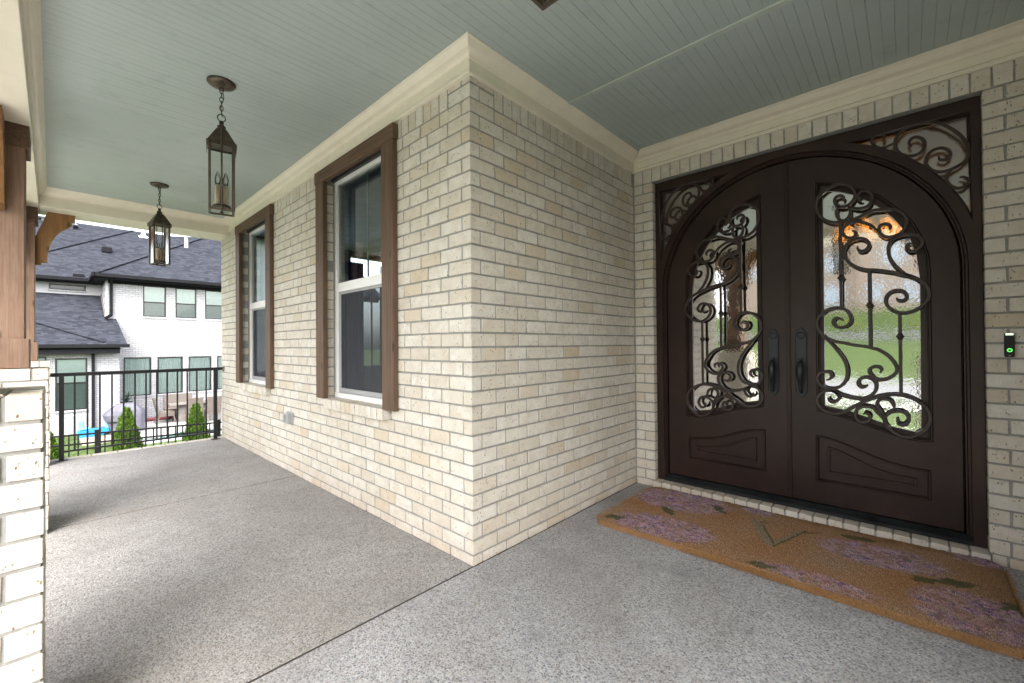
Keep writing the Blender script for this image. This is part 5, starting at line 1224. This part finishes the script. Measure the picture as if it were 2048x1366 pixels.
m = MB(); m.cbox(0.045, 0.14, 21.89, 21.985, 2.50, 3.78, .01); m.bar((0.09, 21.93, 3.75), (0.09, 21.48, 4.0), 0.085, 0.085); m.bar((0.09, 21.93, 2.52), (-0.08, 21.80, 2.37), 0.085, 0.085); nb(m, 'downspout', M_['fascia'])
M_['ventgrey'] = plain('pale_grey_vent', (0.34, 0.35, 0.40), 0.5); M_['pvc'] = plain('white_pipe', (0.8, 0.8, 0.8), 0.5)
for (x, y, z) in ((-1.77, 28.46, 7.32), (-1.38, 28.15, 7.12), (-0.95, 28.05, 7.06)):
    m = MB(); m.lathe([(0.12, -0.1), (0.12, 0.08), (0.30, 0.10), (0.31, 0.12), (0.26, 0.18), (0.12, 0.23), (0.02, 0.24)], (x, y, z), 18); nb(m, 'roof_vent', M_['ventgrey'], smooth=True)
m = MB(); m.cbox(0.05, 0.40, 25.95, 26.30, 5.70, 5.95, .02); nb(m, 'roof_vent', M_['fascia'])
m = MB(); m.lathe([(0.26, -0.12), (0.20, 0.0), (0.10, 0.05), (0.07, 0.28), (0.10, 0.30), (0.10, 0.42), (0.02, 0.43)], (1.78, 28.2, 7.12), 14); nb(m, 'flue', M_['pvc'], smooth=True)
m = MB(); m.lathe([(0.08, -0.2), (0.07, 0.45), (0.01, 0.46)], (3.0, 24.55, 6.17), 10); nb(m, 'plumbing_pipe', M_['pvc'])
m = MB(); m.cbox(-0.95, -0.62, 23.75, 24.1, 4.18, 4.30, .01); nb(m, 'roof_vent', M_['fascia'])
m = MB(); m.box(0.03, 9.9, 22.5, 22.55, -2.2, 3.9); m.box(-4.2, 0.0, 20.9, 20.95, -2.2, 1.1); m.box(-4.2, 0, 24.6, 24.65, 3.2, 3.9); nb(m, 'inner_wall', M_['roomdark'])

# ---- things on the patio
# covered grill
t = thing('covered_grill', 'barbecue grill under a grey fitted cover beside the downspout', 'grill', (0.285, 19.25, -1.88))
m = MB(); secs = [(0.0, -0.44, 0.52, 0.33), (0.30, -0.47, 0.53, 0.34), (0.42, -0.52, 0.545, 0.35), (0.66, -0.60, 0.55, 0.36), (0.80, -0.50, 0.50, 0.33), (1.02, -0.25, 0.32, 0.20), (1.05, -0.12, 0.22, 0.10)]
n = 28
for z, xa, xb, hy in secs:
    for k in range(n):
        a = 2 * math.pi * k / n; cx_, hx = (xa + xb) / 2, (xb - xa) / 2; c_, s2 = math.cos(a), math.sin(a)
        sq = (abs(c_) ** 4 + abs(s2) ** 4) ** -0.25; w_ = 1 + (0.03 * math.sin(9 * a + z * 5) if z < 0.9 else 0)
        m.v.append((cx_ + hx * c_ * sq * w_, hy * s2 * sq * w_, z))
for i in range(len(secs) - 1):
    for k in range(n): m.f.append((i * n + k, i * n + (k + 1) % n, (i + 1) * n + (k + 1) % n, (i + 1) * n + k)); m.mi.append(0)
m.f.append(tuple((len(secs) - 1) * n + k for k in range(n))); m.mi.append(0)
m.build('cover', plain('grey_grill_cover', (0.095, 0.092, 0.118), 0.6, var=0.2, scale=5, bump=0.4, bs=12, bd=0.03), t)
m = MB(); m.bar((-0.50, -0.355, 0.43), (-0.1, -0.36, 0.42), 0.01, 0.05); m.build('strap', M_['nblack'], t)
# toy slide
M_['blue'] = plain('blue_plastic', (0.012, 0.19, 0.42), 0.4, var=0.08); M_['paleblue'] = plain('pale_blue_plastic', (0.13, 0.52, 0.76), 0.4)
t = thing('toy_seesaw', 'bright blue plastic toy with two raised seats on the lawn', 'toy', (-0.62, 19.2, -1.9))
m = MB(); P = [(-0.35, 0.16), (-0.30, 0.22), (0.1, 0.27), (0.45, 0.26), (0.47, 0.10), (0.2, 0.02), (-0.3, 0.0)]
extrude2d('base', [P], -0.2, 0.2, M_['blue'], t, 0.01, lambda a, b, c: (a, c, b)); 
m.cbox(-0.30, -0.16, -0.12, 0.12, 0.24, 0.58, 0.03); m.build('seat_back', M_['paleblue'], t)
m = MB(); m.cbox(-0.30, -0.02, -0.14, 0.14, 0.26, 0.33, 0.03); m.build('seat', M_['paleblue'], t)
m = MB(); m.cbox(0.38, 0.46, -0.10, 0.10, 0.22, 0.62, 0.03); m.build('handle', M_['paleblue'], t)
m = MB(); m.lathe([(0.01, 0.0), (0.05, 0.02), (0.05, 0.08), (0.01, 0.1)], (0.52, -0.1, 0.22), 12); m.build('wheel', plain('red_plastic', (0.6, 0.08, 0.03), 0.4), t)
# dining set
M_['wicker'] = mk_wicker('grey_wicker', (0.075, 0.062, 0.054), (0.19, 0.16, 0.14), 55)
def chair(x, y, rz, label, w=0.5):
    t = thing('wicker_chair', label, 'chair', (x, y, -1.877), rz, 'wicker chairs round the patio table')
    m = MB(); m.cbox(-w / 2, w / 2, -0.25, 0.27, 0.26, 0.46, 0.02); m.build('seat', M_['wicker'], t)
    m = MB(); m.bar((0, -0.24, 0.40), (0, -0.37, 1.02), w, 0.07, (0, 1, 0)); m.build('backrest', M_['wicker'], t)
    for sx in (-1, 1):
        for yy, yk in ((-0.22, -0.34), (0.24, 0.27)):
            m = MB(); m.bar((sx * (w / 2 - 0.03), yy, 0.28), (sx * (w / 2 - 0.03), yk, 0.0), 0.045, 0.045); m.build('leg', M_['wicker'], t)
chair(1.62, 20.55, rad(-90), 'wicker chair side-on at the left end of the patio table')
chair(2.20, 21.35, rad(180), 'wide wicker seat behind the patio table against the white wall', 1.0)
chair(2.42, 19.75, 0, 'wicker chair in front of the patio table, behind the right conical evergreen')
chair(3.05, 19.75, 0, 'wicker chair at the right, nearest the porch wall corner')
t = thing('patio_table', 'grey slatted patio table on a chunky pedestal among wicker chairs', 'table', (2.45, 20.55, -1.877))
M_['tabletop'] = plain('weathered_grey_top', (0.16, 0.14, 0.125), 0.7, var=0.2)
for k in range(6):
    m = MB(); m.cbox(-0.75, 0.95, -0.45 + k * 0.15, -0.45 + k * 0.15 + 0.144, 0.70, 0.74, 0.004); m.build('top_board', M_['tabletop'], t)
for xx in (-0.30, 0.45):
    m = MB(); m.cbox(xx - 0.14, xx + 0.14, -0.25, 0.25, 0.0, 0.70, 0.01); m.build('pedestal', M_['tabletop'], t)
m = MB(); m.cbox(-0.42, 0.62, -0.42, 0.42, 0.0, 0.008, 0.002)
t = thing('rolled_cover', 'long dark red rolled cover lying on the patio along the white wall', 'cover', (1.65, 21.45, -1.877))
m = MB(); m.tube([(-0.65 + 0.13 * q, 0, 0.07 + 0.035 * max(0, q - 6) / 4) for q in range(11)], 0.08, 10, rs=[0.055 + 0.035 * math.sin(math.pi * (q + 1) / 12) for q in range(11)]); m.build('roll', plain('dark_red_cover', (0.13, 0.012, 0.02), 0.5), t, True)
t = thing('garden_hose', 'dark green garden hose looped on the pale patio', 'hose', (1.5, 16.9, -1.87))
m = MB(); P = []
for q in range(90):
    a = q * 0.35; P.append((0.30 * math.cos(a) * (1 + 0.2 * math.sin(q * .21)) + 0.005 * q - 0.2, 0.22 * math.sin(a) * (1 + .15 * math.sin(q * .33)), 0.012 + 0.0006 * q))
P = [(-1.3, -0.1, 0.012), (-0.9, 0.02, 0.012), (-0.4, -0.15, 0.012)] + P + [(0.8, 0.3, 0.012), (1.4, 0.2, 0.012)]
m.tube(P, 0.011, 6); m.build('hose_coil', plain('green_hose', (0.02, 0.085, 0.07), 0.4), t, True)
t = thing('potted_agave', 'spiky dark agave plant in a slim dark pot below the first ground-floor window', 'plant', (0.50, 21.3, -1.877))
m = MB(); m.lathe([(0.12, 0.0), (0.16, 0.6), (0.19, 0.9), (0.15, 0.9)], (0, 0, 0), 14); m.build('pot', M_['nblack'], t)
m = MB(); rg = random.Random(4)
for q in range(26):
    a = q * 2.4; e = rg.uniform(0.3, 1.35); L = rg.uniform(0.28, 0.48); d = Vector((math.cos(a) * math.cos(e), math.sin(a) * math.cos(e), math.sin(e))); s2 = Vector((-math.sin(a), math.cos(a), 0)) * 0.022
    p = Vector((0, 0, 0.9)); b = len(m.v); m.v += [tuple(v) for v in (p + s2, p - s2, p + d * L * .55 - s2 * .8, p + d * L, p + d * L * .55 + s2 * .8)]; m.f.append((b, b + 1, b + 2, b + 3, b + 4)); m.mi.append(0)
m.build('leaves', leafmat('agave_leaf', (0.03, 0.055, 0.045), (0.06, 0.09, 0.07)), t)

# ================================================================== ACROSS THE STREET (mirrored in the door glass)
M_['tanbrick'] = plain('tan_brick', (0.46, 0.35, 0.27), 0.85, var=0.3, scale=6)
M_['stone'] = plain('grey_garden_stone', (0.30, 0.29, 0.28), 0.9, var=0.35, scale=3, bump=0.8, bs=5, bd=0.1)
hx, hy0, hz = -43.0, 0.0, 4.0
oh = thing('house_across_street', 'two-storey tan brick house across the street, seen mirrored in the door glass', 'house', (hx, hy0, hz))
m = MB(); m.box(-10, 0, -13, 12, -2, 6.2); m.box(0, 1.2, -3.2, 1.6, -2, 6.2); m.build('wall', M_['tanbrick'], oh)
m = MB(); m.box(1.15, 1.3, -3.4, 1.8, 6.1, 6.35); m.box(-0.05, 0.25, -13.2, 12.2, 6.1, 6.4); m.build('fascia', M_['siding'], oh)
m = MB(); poly(m, [(0.7, -13.5, 6.2), (0.7, 12.5, 6.2), (-5, 8, 10.5), (-5, -9, 10.5)]); poly(m, [(-10.5, -13.5, 6.2), (-10.5, 12.5, 6.2), (-5, 8, 10.5), (-5, -9, 10.5)]); poly(m, [(0.7, 12.5, 6.2), (-10.5, 12.5, 6.2), (-5, 8, 10.5)]); poly(m, [(0.7, -13.5, 6.2), (-10.5, -13.5, 6.2), (-5, -9, 10.5)]); m.build('roof', M_['shingle'], oh)
m = MB(); m.v = [(1.2, -3.2, 6.2), (1.2, 1.6, 6.2), (1.2, -0.8, 9.2), (-5, -0.8, 9.2), (-3, -3.2, 6.2), (-3, 1.6, 6.2)]; m.f = [(0, 1, 2)]; m.mi = [0]; m.build('gable', M_['tanbrick'], oh)
m = MB(); poly(m, [(1.5, -3.6, 5.9), (1.5, -0.8, 9.4), (-5, -0.8, 9.4), (-5, -3.6, 5.9)]); poly(m, [(1.5, 2.0, 5.9), (1.5, -0.8, 9.4), (-5, -0.8, 9.4), (-5, 2.0, 5.9)]); m.build('gable_roof', M_['shingle'], oh)
for (y, z0, z1, xx, w_) in ((-1.9, 0.6, 2.3, 1.21, 0.8), (0.3, 0.6, 2.3, 1.21, 0.8), (-0.8, 3.6, 5.3, 1.21, 1.1), (3.4, 0.6, 2.3, 0.01, 1.4), (3.4, 3.6, 5.2, 0.01, 1.0), (6.6, 0.6, 2.3, 0.01, 1.4), (6.6, 3.6, 5.2, 0.01, 1.0), (-6, 0.6, 2.3, 0.01, 1.4), (-6, 3.6, 5.2, 0.01, 1.0), (-10, 0.6, 2.3, 0.01, 1.4), (10, 3.6, 5.2, 0.01, 1.0)):
    m = MB(); m.box(xx, xx + 0.08, y - w_ / 2 - .08, y + w_ / 2 + .08, z0 - .08, z0); m.box(xx, xx + 0.08, y - w_ / 2 - .08, y + w_ / 2 + .08, z1, z1 + .1); m.box(xx, xx + .08, y - w_ / 2 - .08, y - w_ / 2, z0, z1); m.box(xx, xx + .08, y + w_ / 2, y + w_ / 2 + .08, z0, z1); m.box(xx, xx + .06, y - .03, y + .03, z0, z1); m.box(xx, xx + .06, y - w_ / 2, y + w_ / 2, (z0 + z1) / 2 - .03, (z0 + z1) / 2 + .03)
    w2 = m.build('window', M_['siding'], oh); m = MB(); m.box(xx, xx + 0.03, y - w_ / 2, y + w_ / 2, z0, z1); m.build('pane', plain('far_pane', (0.62, 0.70, 0.80), 0.1) if 'far_pane' not in bpy.data.materials else bpy.data.materials['far_pane'], w2)
t = thing('retaining_wall', 'grey stone retaining wall on the slope below the tan house across the street', 'wall', (-35.5, 0, 1.2)); rg = random.Random(8)
for row in range(3):
    y = -14 + row * 0.4
    while y < 14:
        w_ = rg.uniform(0.7, 1.5); h = 0.42
        m = MB(); m.cbox(-0.3 - row * 0.25, 0.2 - row * 0.25, y, y + w_ - 0.03, row * h - 0.5, row * h + h - 0.52, 0.04); m.build('stone', M_['stone'], t); y += w_
for (y, s2, lb) in ((-2.2, 0.7, 'yellow-green garden bush above the stone wall across the street, right of the gable'), (1.6, 0.9, 'yellow-green garden bush above the stone wall across the street, left of the gable'), (5.5, 1.2, 'rounded green bush left end of the stone wall across the street'), (-7.0, 1.2, 'rounded green bush right end of the stone wall across the street')):
    t = thing('garden_bush', lb, 'bush', (-37.5, y, 2.2)); m = MB()
    for q in range(1500):
        d = Vector((rg.gauss(0, 1), rg.gauss(0, 1), rg.gauss(0, .8))).normalized() * s2 * rg.uniform(0.7, 1.05); d.z = abs(d.z) * 0.8; p = d; a = Vector((rg.gauss(0, 1), rg.gauss(0, 1), rg.gauss(0, 1))).normalized() * 0.09; c_ = a.cross(d).normalized() * 0.06
        b = len(m.v); m.v += [tuple(p - a), tuple(p + c_), tuple(p + a), tuple(p - c_)]; m.f.append((b, b + 1, b + 2, b + 3)); m.mi.append(0)
    m.build('foliage', leafmat('bush_leaf', (0.12, 0.17, 0.03), (0.26, 0.30, 0.05)) if 'bush_leaf' not in bpy.data.materials else bpy.data.materials['bush_leaf'], t)
